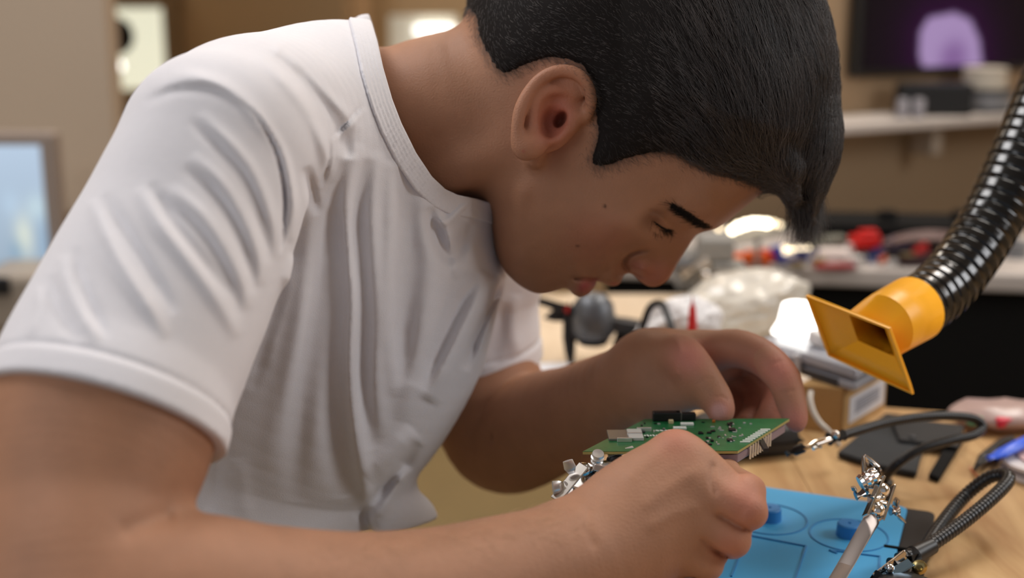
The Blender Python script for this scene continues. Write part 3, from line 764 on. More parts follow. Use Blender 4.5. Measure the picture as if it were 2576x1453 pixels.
# scalp mask in head plane coordinates, taken on the near side
hair_px = [(1140, -30), (1192, 30), (1205, 90), (1225, 130), (1250, 172), (1268, 185), (1292, 176), (1330, 158), (1380, 146), (1430, 150), (1468, 168), (1490, 200), (1498, 250), (1502, 300), (1506, 335), (1498, 372), (1486, 402), (1500, 418),
           (1530, 415), (1570, 398), (1625, 384), (1690, 380), (1740, 408), (1780, 424), (1830, 432), (1880, 446), (1920, 458), (1960, 466), (2100, 440), (2200, 200), (2200, -400), (1140, -400)]
hq_uv = px_uv(*np.array(hair_px, float).T, .062)
dh_, _, _ = pl_dist(GU.ravel(), GV.ravel(), np.vstack([hq_uv, hq_uv[:1]])); ih_ = in_poly(GU.ravel(), GV.ravel(), hq_uv)
Sh = np.where(ih_, dh_, -dh_).reshape(GU.shape)
Sh = blur2(Sh, 4) + .0005 * np.sin(GU * 900 + 3 * np.sin(GV * 500)) * np.sin(GV * 1100 + 2 * np.sin(GU * 700))          # signed distance to the hairline, metres
sb = samp(Sh, huv)
sm = np.clip((sb + .005) / .010, 0, 1) ** 1.3 * onhead * (VB[:, 1] > .03)
mixc(sm * .94, dark)
person = thing('person', P(760, 1900, .88), 'young person with short dark hair in a white t-shirt bent over a circuit board', 'person')
m_skin = mat('skin', (170, 120, 95), rough=.56, sss=.12, attr='tint', noise=.06, nscale=60, bump=.35, bscale=900, spec=.35)
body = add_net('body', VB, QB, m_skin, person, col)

# ---- hair: a solid cap of short hair with combed strands on it
def thick(uv):
    q = samp(Sh, uv)
    X = uv[:, 0]; 
    grow = np.clip(q / .035, 0, 1)
    zone = np.clip((uv[:, 0] - px_uv(1560, 200, .06)[0]) / .05, 0, 1)        # longer towards the front and the crown
    return np.where(q > 0, .0015 + .007 * np.sqrt(np.clip(q / .012, 0, 1)) * (.35 + .65 * zone) + .009 * grow * zone, q * .8 + .0012)
class Cap:
    k = .006; lo = head.lo - .02; hi = head.hi + .02
    def __call__(s, p):
        q = p - HO; uv = np.stack([q @ hu, q @ hv], 1)
        return head(p) - thick(uv)
fr = lambda *st, k=.008: Tube([[*cc(a, b, c), ra, rb * c / FPX] for a, b, c, ra, rb in st], k, hn, 5)
hair_ops = [('add', Cap()),
            ('add', fr((1880, 150, .865, .060, 150), (1960, 260, .865, .062, 130), (2005, 360, .862, .056, 95), (2022, 440, .858, .044, 56), (2026, 500, .855, .032, 30), (2030, 540, .853, .020, 12), (2036, 556, .852, .012, 5))),
            ('add', fr((1860, 300, .850, .046, 70), (1950, 400, .845, .045, 55), (1975, 450, .842, .034, 32), (1990, 490, .842, .022, 14), (1996, 510, .842, .010, 5), k=.016))]
def hair_post(p, f):
    q = p - HO; uv = np.stack([q @ hu, q @ hv], 1)
    s = samp(Sh, uv)
    lim = np.where(uv[:, 0] > px_uv(1900, 400, 0)[0], -.05, -s)                 # nothing past the hairline, except the fringe hanging free
    return smax(f, np.minimum(lim, .05) - .0004, .003)
hair_f = Field(hair_ops, hair_post)
VH, QH = net(hair_f, (-.06, -.01, .75), (.27, .28, .99), .0022 if QUICK else .0018)
m_cap = mat('hair_mass', (24, 19, 17), rough=.7, spec=.2)
hair = add_net('hair', VH, QH, m_cap, person)
person_hair = hair

# direction the hair is combed, on the near side, in picture terms
comb = [(1230, 60, .5, .9), (1300, 120, .8, .55), (1380, 80, .8, .3), (1450, 130, .9, .3), (1520, 200, .95, .3), (1550, 300, .9, .45), (1520, 380, .3, .95), (1600, 350, .8, .5), (1650, 200, .85, .5), (1700, 330, .7, .6),
        (1750, 150, .6, .8), (1800, 300, .45, .9), (1800, 30, .3, .95), (1900, 100, .3, .95), (1900, 300, .3, .95), (1850, 400, .55, .8), (1950, 200, .2, 1), (1980, 350, .1, 1), (2050, 100, .45, .9), (2100, 300, -.15, 1),
        (2060, 420, -.35, .95), (2020, 520, .1, 1), (1985, 460, .35, .95), (1600, 0, .5, .75), (1450, -50, .5, .7), (1700, -100, .3, .8), (2000, -50, .6, .8), (1250, -20, .3, .9)]
cb_ = np.array(comb)
def comb_dir(X, Y):
    d2 = (X[:, None] - cb_[None, :, 0]) ** 2 + (Y[:, None] - cb_[None, :, 1]) ** 2
    w = 1 / (d2 + 40 ** 2) ** 1.5; w /= w.sum(1)[:, None]
    v = np.stack([w @ cb_[:, 2], -(w @ cb_[:, 3]), np.zeros(len(X))], 1)
    return v
def grads(F, p, e=.0006):
    f = F(p); g = np.stack([F(p + e * np.eye(3)[a]) - f for a in range(3)], 1)
    return g / (np.linalg.norm(g, axis=1)[:, None] + 1e-12), f
def curves(name, pts, rad, m, parent):
    """pts (n strands, k points, 3) in camera metres; rad (n, k)"""
    n, k = pts.shape[:2]
    cu = bpy.data.hair_curves.new(name)
    cu.add_curves([k] * n)
    cu.points.foreach_set('position', c2w(pts.reshape(-1, 3)).astype(np.float32).ravel())
    a = cu.attributes.get('radius') or cu.attributes.new('radius', 'FLOAT', 'POINT')
    a.data.foreach_set('value', rad.astype(np.float32).ravel())
    o = bpy.data.objects.new(name, cu); COL.objects.link(o); cu.materials.append(m)
    o.parent = parent; o.matrix_parent_inverse = parent_world(parent).inverted()
    return o
rng = np.random.default_rng(4)
def tri_points(V, Q, sel, n, rng):
    q = Q[sel]; a = V[q[:, 1]] - V[q[:, 0]]; b = V[q[:, 3]] - V[q[:, 0]]
    ar = np.linalg.norm(np.cross(a, b), axis=1); pk = rng.choice(len(q), n, p=ar / ar.sum())
    u, v = rng.random((2, n)); return V[q[pk, 0]] + a[pk] * u[:, None] + b[pk] * v[:, None]
roots = tri_points(VH, QH, np.ones(len(QH), bool), 22000 if QUICK else 54000, rng); roots = roots[np.argsort(roots[:, 0])]
g, _ = grads(hair_f, roots)
K = 8
Xr, Yr = px_of(roots)
uvr = np.stack([(roots - HO) @ hu, (roots - HO) @ hv], 1); sr = samp(Sh, uvr)
zone = np.clip((uvr[:, 0] - px_uv(1600, 200, .06)[0]) / .06, 0, 1)
Lh = (.007 + .030 * zone) * rng.uniform(.7, 1.25, len(roots)) * np.clip(sr / .008 + .7, .7, 1)
Lh = np.where(Yr > 500, np.minimum(Lh, .022), Lh)
clump = np.floor(roots / .006)                                               # locks: neighbours lean the same way
hsh = np.sin(clump @ np.array([[12.99, 78.23, 37.7], [39.3, 11.1, 83.1], [27.1, 61.7, 9.2]]).T) * 43758.5; hsh = (hsh - np.floor(hsh)) - .5
jit = rng.normal(0, .10, (len(roots), 3)) + hsh * .38
liftv = rng.uniform(.02, .22, len(roots)) + .10 * (rng.random(len(roots)) < .06)
pts = np.zeros((len(roots), K, 3)); p = roots - g * .002; pts[:, 0] = p
for k in range(1, K):
    X, Y = px_of(p); d = comb_dir(X, Y) + jit
    gg, f = grads(hair_f, p)
    d -= gg * np.einsum('ij,ij->i', d, gg)[:, None]
    d /= np.linalg.norm(d, axis=1)[:, None] + 1e-9
    d += gg * (liftv * (1.2 if k < 3 else .35) - np.clip((f - .002) * 120, -.4, .8))[:, None]
    d /= np.linalg.norm(d, axis=1)[:, None]
    p = p + d * (Lh / (K - 1))[:, None]; pts[:, k] = p
rad = np.linspace(1, .35, K)[None] * rng.uniform(.00006, .00011, len(roots))[:, None]
mh = bpy.data.materials.new('hair_strand'); mh.use_nodes = True
hb = mh.node_tree.nodes['Principled BSDF']
hb.inputs['Base Color'].default_value = srgb(54, 47, 44); hb.inputs['Roughness'].default_value = .38; hb.inputs['Specular IOR Level'].default_value = .7
mh2 = mh.copy(); mh2.node_tree.nodes['Principled BSDF'].inputs['Base Color'].default_value = srgb(196, 158, 122)
lite = (hsh[:, 0] + rng.normal(0, .22, len(roots))) > .18
mh3 = mh.copy(); mh3.name = 'hair_strand_light'; mh3.node_tree.nodes['Principled BSDF'].inputs['Base Color'].default_value = srgb(92, 83, 79)
curves('strands', pts[~lite], rad[~lite], mh, hair)
curves('light_strands', pts[lite], rad[lite], mh3, hair)
# short faded hair along the hairline
cand = np.nonzero(onhead & (sb > -.0075) & (sb < .003) & (hnn > 0) & (VB[:, 1] > .03))[0]
cand = cand[rng.random(len(cand)) < np.clip((sb[cand] + .0085) / .009, .05, 1)]
ns_ = min(len(cand), 5200 if not QUICK else 1500); cand = rng.choice(cand, ns_, replace=False)
rp = VB[cand] + rng.normal(0, .0004, (ns_, 3)); gg, _ = grads(body_f, rp); Xq, Yq = px_of(rp); d = comb_dir(Xq, Yq) + rng.normal(0, .3, (ns_, 3))
d -= gg * np.einsum('ij,ij->i', d, gg)[:, None]; d /= np.linalg.norm(d, axis=1)[:, None]
Ls = (.0025 + .35 * np.clip(sb[cand] + .0075, 0, .01)) * rng.uniform(.6, 1.2, ns_)
s2 = np.linspace(0, 1, 4)[None, :, None]
curves('short_hair', rp[:, None] + (d + gg * .35)[:, None] * s2 * Ls[:, None, None], np.linspace(1, .3, 4)[None] * np.full((ns_, 1), .00006), mh, hair)

# free fringe strands at the tip
n = 2600
rt = np.array([cc(a, b, c) for a, b, c in zip(rng.uniform(1965, 2065, n), rng.uniform(380, 520, n), rng.uniform(.825, .885, n))])
tip = np.array([cc(a, b, c) for a, b, c in zip(rng.normal(2026, 24, n), 618 - 95 * rng.random(n) ** 1.3, rng.uniform(.83, .875, n))])
mid = (rt + tip) / 2 + np.array([.004, 0, 0]) + rng.normal(0, .002, (n, 3))
s_ = np.linspace(0, 1, K)[None, :, None]
pts2 = (1 - s_) ** 2 * rt[:, None] + 2 * s_ * (1 - s_) * mid[:, None] + s_ ** 2 * tip[:, None]
curves('fringe', pts2, np.linspace(1, .3, K)[None] * np.full((n, 1), .00009), mh, hair)

def snap(F, p, it=6):
    for _ in range(it):
        gg, f = grads(F, p); p = p - gg * f[:, None]
    return p
# eyebrow and lashes
def strands_on(line, width, n, length, dirpx, rr, lift, seed, dpt=.83, spread=.25):
    rg = np.random.default_rng(seed); q = spline(np.array(line, float), 8); i = rg.integers(0, len(q) - 1, n); t = rg.random(n)[:, None]
    c = q[i] * (1 - t) + q[i + 1] * t; tg = q[i + 1] - q[i]; tg /= np.linalg.norm(tg, axis=1)[:, None]
    prof = np.sin(np.pi * np.clip((i + t[:, 0]) / len(q) * .9 + .06, 0, 1)) ** .5
    off = rg.normal(0, .4, n) * width * prof
    X = c[:, 0] - tg[:, 1] * off; Y = c[:, 1] + tg[:, 0] * off
    m_ = rg.random(n) < prof ** 2.2; X, Y, tg = X[m_], Y[m_], tg[m_]
    p, hit = raycast(body_f, X, Y, .77, .90); p = p[hit]; tg = tg[hit]; n = len(p); gg, _ = grads(body_f, p)
    d = np.stack([tg[:, 0] * dirpx[0] - tg[:, 1] * dirpx[1], -(tg[:, 1] * dirpx[0] + tg[:, 0] * dirpx[1]), np.zeros(n)], 1) + rg.normal(0, spread, (n, 3))
    d -= gg * np.einsum('ij,ij->i', d, gg)[:, None]; d /= np.linalg.norm(d, axis=1)[:, None]
    d = d + gg * lift; d /= np.linalg.norm(d, axis=1)[:, None]
    L = length * rg.uniform(.6, 1.2, n)[:, None, None]
    s2 = np.linspace(0, 1, 5)[None, :, None]
    out = p[:, None] + d[:, None] * s2 * L - gg[:, None] * (lift * .6) * s2 ** 2 * L * .5
    return out, np.linspace(1, .3, 5)[None] * np.full((n, 1), rr)
mdark = mat('brow_hair', (22, 16, 14), rough=.6, spec=.3)
a, b = strands_on([(1686, 514), (1700, 521), (1722, 534), (1748, 549), (1772, 562), (1796, 573)], 10, 1000, .007, (-1, .0), .00010, .12, 7)
curves('eyebrow', a, b, mdark, body)
a, b = strands_on([(1640, 556), (1655, 570), (1672, 578), (1692, 582)], 2.0, 110, .0085, (.55, .85), .00013, .75, 9, spread=.15)
curves('eyelashes', a, b, mdark, body)
a, b = strands_on([(1636, 551), (1655, 567), (1674, 577), (1694, 582)], 2.4, 260, .002, (1, .2), .00016, .1, 10, spread=.1)
curves('lash_line', a, b, mdark, body)
# fine hair on the near forearm, thin and sparse
def fuzz(name, n, lines, m, rr, seed, length, dirv, dpt):
    rg = np.random.default_rng(seed); X = []; Y = []
    for (x0, y0, x1, y1, wv) in lines:
        k = n // len(lines); t = rg.random(k); X.append(x0 + (x1 - x0) * t + rg.normal(0, wv, k) * .3); Y.append(y0 + (y1 - y0) * t + rg.normal(0, wv, k))
    X = np.concatenate(X); Y = np.concatenate(Y)
    p, hit = raycast(body_f, X, Y, .50, .74); p = p[hit]; gg, f = grads(body_f, p); k = len(p)
    d = np.array(dirv)[None] + rg.normal(0, .35, (k, 3)); d -= gg * np.einsum('ij,ij->i', d, gg)[:, None]; d /= np.linalg.norm(d, axis=1)[:, None]
    s2 = np.linspace(0, 1, 5)[None, :, None]; L = length * rg.uniform(.5, 1.2, k)[:, None, None]
    curves(name, p[:, None] + d[:, None] * s2 * L + gg[:, None] * (.5 * s2 - .35 * s2 ** 2) * L, np.linspace(1, .2, 5)[None] * np.full((k, 1), rr), m, body)
fuzz('arm_hair', 700, [(700, 1420, 1500, 1310, 50), (900, 1370, 1400, 1300, 25)], mh2, .000045, 3, .007, (.8, .2, 0), .57)
# ------------------------------------------------------------------ the t-shirt (part of the person)
TS = lambda rows, k, A=sh, n=7: Tube([[*cc(a, b, c), ra, rb] for a, b, c, ra, rb in rows], k, A, n)
# ra across the shoulders (mostly in depth), rb across that
torso = TS([(930, 330, .87, .085, .060), (930, 420, .87, .13, .078), (870, 560, .87, .150, .094), (815, 740, .87, .155, .104), (740, 920, .87, .152, .100), (655, 1080, .875, .146, .090), (612, 1240, .88, .142, .088), (610, 1420, .885, .142, .090), (650, 1640, .89, .14, .09)], .03)
girdle = TS([(568, 352, .695, .050, .047), (640, 332, .73, .057, .0530), (740, 335, .785, .062, .0600), (880, 350, .845, .062, .0690), (1000, 420, .90, .062, .066), (1110, 540, .97, .06, .060), (1190, 660, 1.02, .058, .052)], .03)
slv = TS([(548, 388, .685, .052, .0485), (508, 490, .677, .054, .0510), (464, 600, .668, .056, .0530), (412, 712, .655, .057, .0548), (354, 835, .640, .057, .0560), (298, 955, .625, .0575, .0562), (266, 1060, .61, .058, .0560), (242, 1180, .597, .058, .0555)], .012)
lslv = TS([(1200, 660, 1.02, .055, .050), (1215, 740, 1.03, .054, .0405), (1222, 820, 1.035, .054, .0405), (1230, 900, 1.04, .053, .0400), (1240, 1000, 1.045, .052, .040)], .016)
wrap = TS([(905, 330, .88, .061, .060), (1010, 330, .875, .063, .0625), (1120, 300, .87, .063, .0605), (1200, 292, .87, .062, .060)], .008, hn)
lh_n, lh_d = plane3(cc(1160, 962, 1.0), cc(1262, 966, .99), cc(1352, 903, 1.04))
if lh_n @ cc(1260, 1150, 1.0) < lh_d: lh_n, lh_d = -lh_n, -lh_d
# folds: path in px, width px, height mm (+ ridge, - groove), softness of the two flanks
FOLDS = [
    # radiating over the near sleeve
    ([(690, 330), (560, 215), (450, 205), (385, 235)], 20, 2.2), ([(660, 320), (560, 235), (450, 225), (360, 260)], 13, -1.6),
    ([(700, 370), (590, 245), (490, 190), (420, 185)], 14, 1.3),
    ([(500, 285), (580, 360), (640, 440), (685, 560), (700, 650)], 16, 2.0), ([(480, 300), (560, 385), (620, 460), (662, 570), (676, 660)], 14, -2.2),
    ([(480, 390), (550, 450), (610, 540), (650, 640), (655, 720)], 17, 2.3), ([(460, 420), (530, 480), (585, 560), (630, 670), (635, 740)], 14, -2.4),
    ([(430, 470), (500, 530), (560, 610), (610, 710), (625, 780)], 18, 2.2), ([(400, 490), (480, 560), (540, 640), (590, 740), (600, 800)], 14, -2.2),
    ([(350, 470), (400, 560), (470, 650), (550, 760), (600, 850)], 18, 2.9), ([(375, 460), (440, 560), (510, 650), (580, 740)], 16, -2.4),
    ([(230, 500), (270, 600), (320, 690), (380, 780), (420, 850)], 17, 3.0), ([(260, 490), (320, 590), (380, 690), (440, 790)], 17, -2.4),
    ([(160, 640), (170, 720), (210, 800), (250, 860)], 16, 2.0), ([(130, 690), (140, 760), (170, 820), (200, 860)], 16, -1.6), ([(190, 620), (205, 700), (235, 780), (270, 850)], 12, -1.6),
    ([(100, 720), (95, 790), (70, 850)], 14, 1.2),
    # armhole seam
    ([(600, 250), (650, 300), (685, 360), (705, 420), (716, 500), (712, 590), (705, 640)], 5, -2.6), ([(625, 262), (672, 315), (705, 370), (727, 440), (738, 520), (730, 610)], 11, 1.6),
    # shoulder to neck
    ([(680, 110), (740, 160), (820, 240), (880, 300), (905, 330)], 14, 1.8), ([(700, 130), (770, 200), (830, 280), (860, 340), (880, 400)], 18, -2.8), ([(640, 130), (720, 210), (780, 290), (820, 380), (835, 460)], 16, 1.6),
    ([(915, 262), (880, 300), (832, 348)], 5, -1.2), ([(918, 272), (890, 308), (842, 352)], 8, .9), ([(830, 350), (828, 400), (808, 470)], 6, -1.0), ([(770, 420), (785, 480), (800, 540)], 12, -1.5),
    # chest, hanging from the collar
    ([(900, 360), (870, 500), (875, 640), (885, 760), (880, 900), (890, 1050), (915, 1200), (945, 1320)], 16, 3.2), ([(870, 400), (845, 520), (850, 660), (850, 800), (845, 950), (850, 1100), (870, 1250)], 26, -3.0),
    ([(950, 380), (935, 520), (940, 660), (950, 800), (945, 950), (960, 1100)], 17, 1.8), ([(925, 400), (905, 540), (912, 700), (915, 850), (915, 1000), (935, 1130)], 18, -2.4),
    ([(800, 480), (780, 620), (760, 760), (735, 900), (700, 1040), (670, 1180)], 20, 2.2), ([(835, 520), (815, 660), (795, 800), (770, 950), (745, 1100), (730, 1260)], 26, -2.6),
    ([(1010, 420), (1020, 560), (1015, 700), (1010, 850), (1020, 970)], 26, -2.4), ([(985, 400), (985, 540), (980, 700), (980, 850), (990, 1000)], 15, 1.8),
    ([(1060, 480), (1075, 580), (1090, 660), (1075, 800), (1040, 960), (1010, 1060)], 22, 2.2),
    ([(740, 640), (720, 720), (690, 820), (665, 920)], 16, 1.8), ([(720, 700), (690, 800), (660, 900), (630, 980)], 14, -2.0),
    ([(1085, 540), (1120, 560), (1165, 520), (1190, 505)], 10, 1.8), ([(1080, 520), (1110, 620), (1140, 640), (1180, 560)], 16, -3.6), ([(1090, 510), (1130, 600), (1150, 700)], 12, 1.5),
    ([(1235, 690), (1200, 760), (1160, 840), (1110, 940), (1075, 1010)], 18, 4.0), ([(1200, 690), (1150, 790), (1110, 880), (1060, 980)], 30, -2.6),
    ([(1262, 690), (1235, 760), (1200, 840), (1170, 930)], 12, -3.5),
    ([(1050, 1110), (1005, 1180), (960, 1240), (900, 1310)], 14, -2.4), ([(1040, 1080), (985, 1140), (920, 1200)], 18, 2.0), ([(1022, 1170), (985, 1240), (950, 1300)], 14, 2.0),
    ([(600, 1150), (610, 1250), (620, 1320)], 22, 1.5), ([(560, 1100), (540, 1200), (530, 1290)], 20, -1.5),
    # far sleeve
    ([(1300, 740), (1290, 820), (1300, 900)], 14, 1.2), ([(1270, 760), (1250, 850), (1240, 920)], 14, -1.2)]
def fold_fn(X, Y):
    out = np.zeros(len(X))
    for pts_, w_, a_ in FOLDS:
        if pts_[len(pts_) // 2][0] > 660 and pts_[len(pts_) // 2][1] > 500 and w_ > 13: w_ = w_ * 1.3
        q_ = spline(np.array(pts_, float), 5); lo_, hi_ = q_.min(0) - 3 * w_, q_.max(0) + 3 * w_
        i = np.nonzero((X > lo_[0]) & (X < hi_[0]) & (Y > lo_[1]) & (Y < hi_[1]))[0]
        d, t, _ = pl_dist(X[i], Y[i], q_); out[i] += a_ * 1e-3 * FG(X[i], Y[i]) * np.exp(-(d / w_) ** 2) * np.clip(np.minimum(t, 1 - t) * 4, 0, 1) ** .7
    return out
def FG(X, Y): return 1.0 + 1.5 * np.clip((X - 700) / 60, 0, 1) * np.clip((Y - 300) / 100, 0, 1)
fold_map = PxMap(-60, 0, 1500, 1500, 3, fold_fn)
def shirt_post(p, f):
    X, Y = px_of(p)
    near = np.abs(f) < .016
    zz = p[:, 2]
    i = np.nonzero(near & (zz < 1.06))[0]
    if len(i): f[i] -= fold_map(X[i], Y[i]) * np.clip(1 - np.abs(f[i]) / .02, 0, 1)
    # near sleeve hem: cut, with a turned-up band 14 mm deep and a stitch groove
    h = p @ hem_n - hem_d
    # only the near arm lies before d = .72
    nz = (zz < .70) & (X < 700)
    band = np.where(nz, np.clip((h + .0145) / .0015, 0, 1) * .0009 - .0010 * np.exp(-((h + .0142) / .0017) ** 2), 0)
    f = f - band
    f = np.where(nz, smax(f, h, .0015), f)
    arm = uarm(p[nz]) if nz.any() else np.zeros(0)
    if nz.any():
        g_ = f[nz]; hh = h[nz]
        f[nz] = np.where(hh > -.016, smax(g_, -np.maximum(np.maximum(arm - .0022, g_ + .0030), -.009 - hh), .001), g_)
    h2 = p @ lh_n - lh_d; fz = (zz > .94) & (X > 1090) & (Y > 640)
    f = f - np.where(fz, np.clip((h2 + .0155) / .0015, 0, 1) * .0009 - .0014 * np.exp(-((h2 + .0152) / .0020) ** 2), 0)
    f = np.where(fz, smax(f, h2, .0015), f)
    # bottom hem of the shirt and the neckline
    yb = cc(700, 1322, .88)[1]
    f = smax(f, (yb - p[:, 1]) , .002)
    i = np.nonzero((X > 700) & (Y < 700))[0]
    if len(i):
        f[i] = smax(f[i], -nl_map(X[i], Y[i]) * zz[i] / FPX, .0015)
    return f
base_ops = [('add', torso), ('add', girdle), ('add', slv), ('add', lslv), ('add', wrap), ('add', seg((895, 88, .865, 26), (925, 74, .875, 32), (958, 92, .885, 28), k=.006)),
            ('add', TS([(950, 1180, .88, .03, .012), (985, 1250, .88, .035, .012), (1020, 1300, .885, .04, .012), (1032, 1400, .89, .04, .012)], .012))]
shirt_f = Field(base_ops, shirt_post)
VS, QS = net(shirt_f, (-.26, -.19, .52), (.04, .19, 1.14), .0022 if QUICK else .0016, lip=1.6)
print('shirt', len(VS))
m_shirt = mat('white_jersey', (226, 224, 228), rough=.85, spec=.15, bump=.18, bscale=1400, noise=.01, nscale=200)
shirt = add_net('t_shirt', VS, QS, m_shirt, person)
shirt['label'] = 'white short-sleeved t-shirt'
# ribbed collar band: follows the cloth along the neckline
def collar_post(p, f):
    X, Y = px_of(p); s = nl_map(X, Y) * p[:, 2] / FPX
    rib = .00025 * np.cos((s / .0022) * 6.283)
    g = np.maximum(f - .0016 - rib, -(f + .0035))
    g = smax(g, -(s + .0005), .0012)
    return smax(g, s - .0125, .0012)
cf = Field(base_ops, collar_post)
VC, QC = net(cf, (-.13, .03, .74), (.03, .21, 1.02), .0018 if QUICK else .0014, lip=2.2)
collar = add_net('collar', VC, QC, m_shirt, shirt)
# ------------------------------------------------------------------ things behind: television, shelf, left desk
def boxon(name, pxl, pxr, pyb, z, h, depth, m, label=None, cat=None, group=None, parent=None, bev=.003, R=None, y_off=0):
    """box whose front bottom edge runs from pixel pxl to pxr (row pyb) on the plane z"""
    a, b = at_height(pxl, pyb, z), at_height(pxr, pyb, z)
    d = b - a; w = d.length; d.normalize(); n = Vector((-d.y, d.x, 0)); n = n if n.y > 0 else -n
    Rm = Matrix.Rotation(math.atan2(d.y, d.x), 3, 'Z')
    c_ = (a + b) / 2 + n * (depth / 2) + Vector((0, 0, h / 2))
    o = MB().box(c_, (w, depth, h), Rm, bev=bev).build(name, m, parent)
    if label: tag(o, label, cat, group)
    return o
def on_plane(px, py, o_, n_):         # where the ray of a pixel meets a vertical plane
    r_ = P(px, py, 1.0) - Vector((0, 0, CAMH)); return Vector((0, 0, CAMH)) + r_ * ((o_ - Vector((0, 0, CAMH))).dot(n_) / r_.dot(n_))
tvo = S0 + ns * .085
tv_c0 = on_plane(2150, 196, tvo, ns); tv_top = on_plane(2150, -300, tvo, ns); tw, th_ = .85, tv_top.z - tv_c0.z
tv = thing('television', tv_c0 + ds * (tw / 2), 'wall television at the upper right showing a pale purple shape', 'television')
MB().box(tv_c0 + ds * (tw / 2) + ns * .011 + Vector((0, 0, th_ / 2)), (tw, .02, th_), Rs, bev=.004).build('casing', m_black, tv)
def screen_mat():
    m = bpy.data.materials.new('screen_image'); m.use_nodes = True; nt = m.node_tree; N = nt.nodes; Lk = nt.links; b = N['Principled BSDF']
    b.inputs['Base Color'].default_value = (.005, .004, .006, 1); b.inputs['Roughness'].default_value = .3; b.inputs['Specular IOR Level'].default_value = .15
    at = N.new('ShaderNodeAttribute'); at.attribute_name = 'picture'; Lk.new(at.outputs['Color'], b.inputs['Emission Color']); b.inputs['Emission Strength'].default_value = 1.0
    return m
def screen(name, c0, ux, uz, nx, nz, fn, parent, off=Vector((0, 0, 0))):
    """flat picture surface: a grid of small cells, each with the colour the screen shows there"""
    vs = [c0 + ux * (i / nx) + uz * (j / nz) + off for j in range(nz + 1) for i in range(nx + 1)]
    fs = [(j * (nx + 1) + i, j * (nx + 1) + i + 1, (j + 1) * (nx + 1) + i + 1, (j + 1) * (nx + 1) + i) for j in range(nz) for i in range(nx)]
    me = mesh_from(name, vs, fs); at = me.color_attributes.new('picture', 'FLOAT_COLOR', 'POINT')
    colr = np.array([[*fn(i / nx, j / nz), 1] for j in range(nz + 1) for i in range(nx + 1)], np.float32)
    at.data.foreach_set('color', colr.ravel())
    if 'screen_image' not in MATS: MATS['screen_image'] = screen_mat()
    return link(name, me, MATS['screen_image'], parent)
sw, sh2 = tw - .024, th_ - .024; tvq = tv_c0 + ds * .012 + Vector((0, 0, .012)) - ns * .0005
def tvxz(a_, b_): q_ = on_plane(a_, b_, tvo, ns); return ((q_ - tvq).dot(ds), q_.z - tvq.z)
blob = np.array([tvxz(a, b) for a, b in [(2330, 195), (2312, 140), (2315, 80), (2335, 45), (2400, 32), (2440, 50), (2462, 100), (2470, 170), (2472, 192), (2400, 199)]])
hole = tvxz(2398, 150)
def tvfn(u, v):
    x, z = u * sw, v * sh2
    X = np.array([x]); Z = np.array([z]); d, _, _ = pl_dist(X, Z, np.vstack([blob, blob[:1]])); i = in_poly(X, Z, blob)[0]
    s = d[0] if i else -d[0]; w = min(max(s / .006 + .5, 0), 1)
    g = math.exp(-max(-s, 0) / .035)
    col_ = np.array([.035, .0, .045]) * g * .6 + np.array([.0015, .001, .0015])
    inner = math.exp(-(((x - hole[0]) / .030) ** 2 + ((z - hole[1]) / .032) ** 2) ** 1.5)
    c_ = np.array(srgb(162, 136, 180)[:3]) * (1 - .72 * inner) + np.array(srgb(110, 70, 130)[:3]) * .72 * inner
    return col_ * (1 - w) + c_ * w
screen('screen', tvq, ds * sw, Vector((0, 0, sh2)), 150, 70, tvfn, tv)
# on the shelf
zsf = zs
boxon('media_box', 2262, 2445, 291, zsf, .048, .035, m_black, 'flat black box on the shelf below the television', 'box')
o = thing('filament_spool', at_height(2515, 276, zsf), 'grey spool on the shelf, carrying the white one', 'spool')
cgs = at_height(2522, 284, zsf) + ns * .042; kpx = cgs.y / FPX
MB().lathe(cgs, (0, 0, 1), [(.043, 0), (.043, .003), (.040, .004), (.040, .031), (.043, .032), (.043, .035), (.01, .035)], 32).build('spool_body', m_dgrey, o, smooth=True)
MB().lathe(cgs + Vector((0, 0, .006)), (0, 0, 1), [(.0415, 0), (.0415, .022)], 32).build('winding', m_grey, o, smooth=True)
o = thing('filament_spool', cgs + Vector((0, 0, .036)), 'off-white spool standing on the grey one', 'spool')
MB().lathe(cgs + Vector((0, 0, .0355)), (0, 0, 1), [(.034, 0), (.034, .003), (.032, .004), (.032, .027), (.034, .028), (.034, .031), (.008, .031)], 32).build('spool_body', mat('off_white', (186, 176, 160), rough=.6), o, smooth=True)
MB().lathe(cgs + Vector((0, 0, .042)), (0, 0, 1), [(.0332, 0), (.0332, .018)], 32).build('winding', mat('white_filament', (190, 180, 164), rough=.6), o, smooth=True)
for i, px in enumerate((2272, 2312)):
    b_ = at_height(px, 297, zsf); o = MB().lathe(b_ + Vector((0, .006, 0)), (0, 0, 1), [(.009, 0), (.009, .026), (.007, .029)], 20).build('small_jar', mat('frosted_jar', (140, 136, 140), rough=.3), None, smooth=True)
    tag(o, ['small frosted jar on the shelf, nearer the head', 'small frosted jar on the shelf, nearer the spools'][i], 'jar')

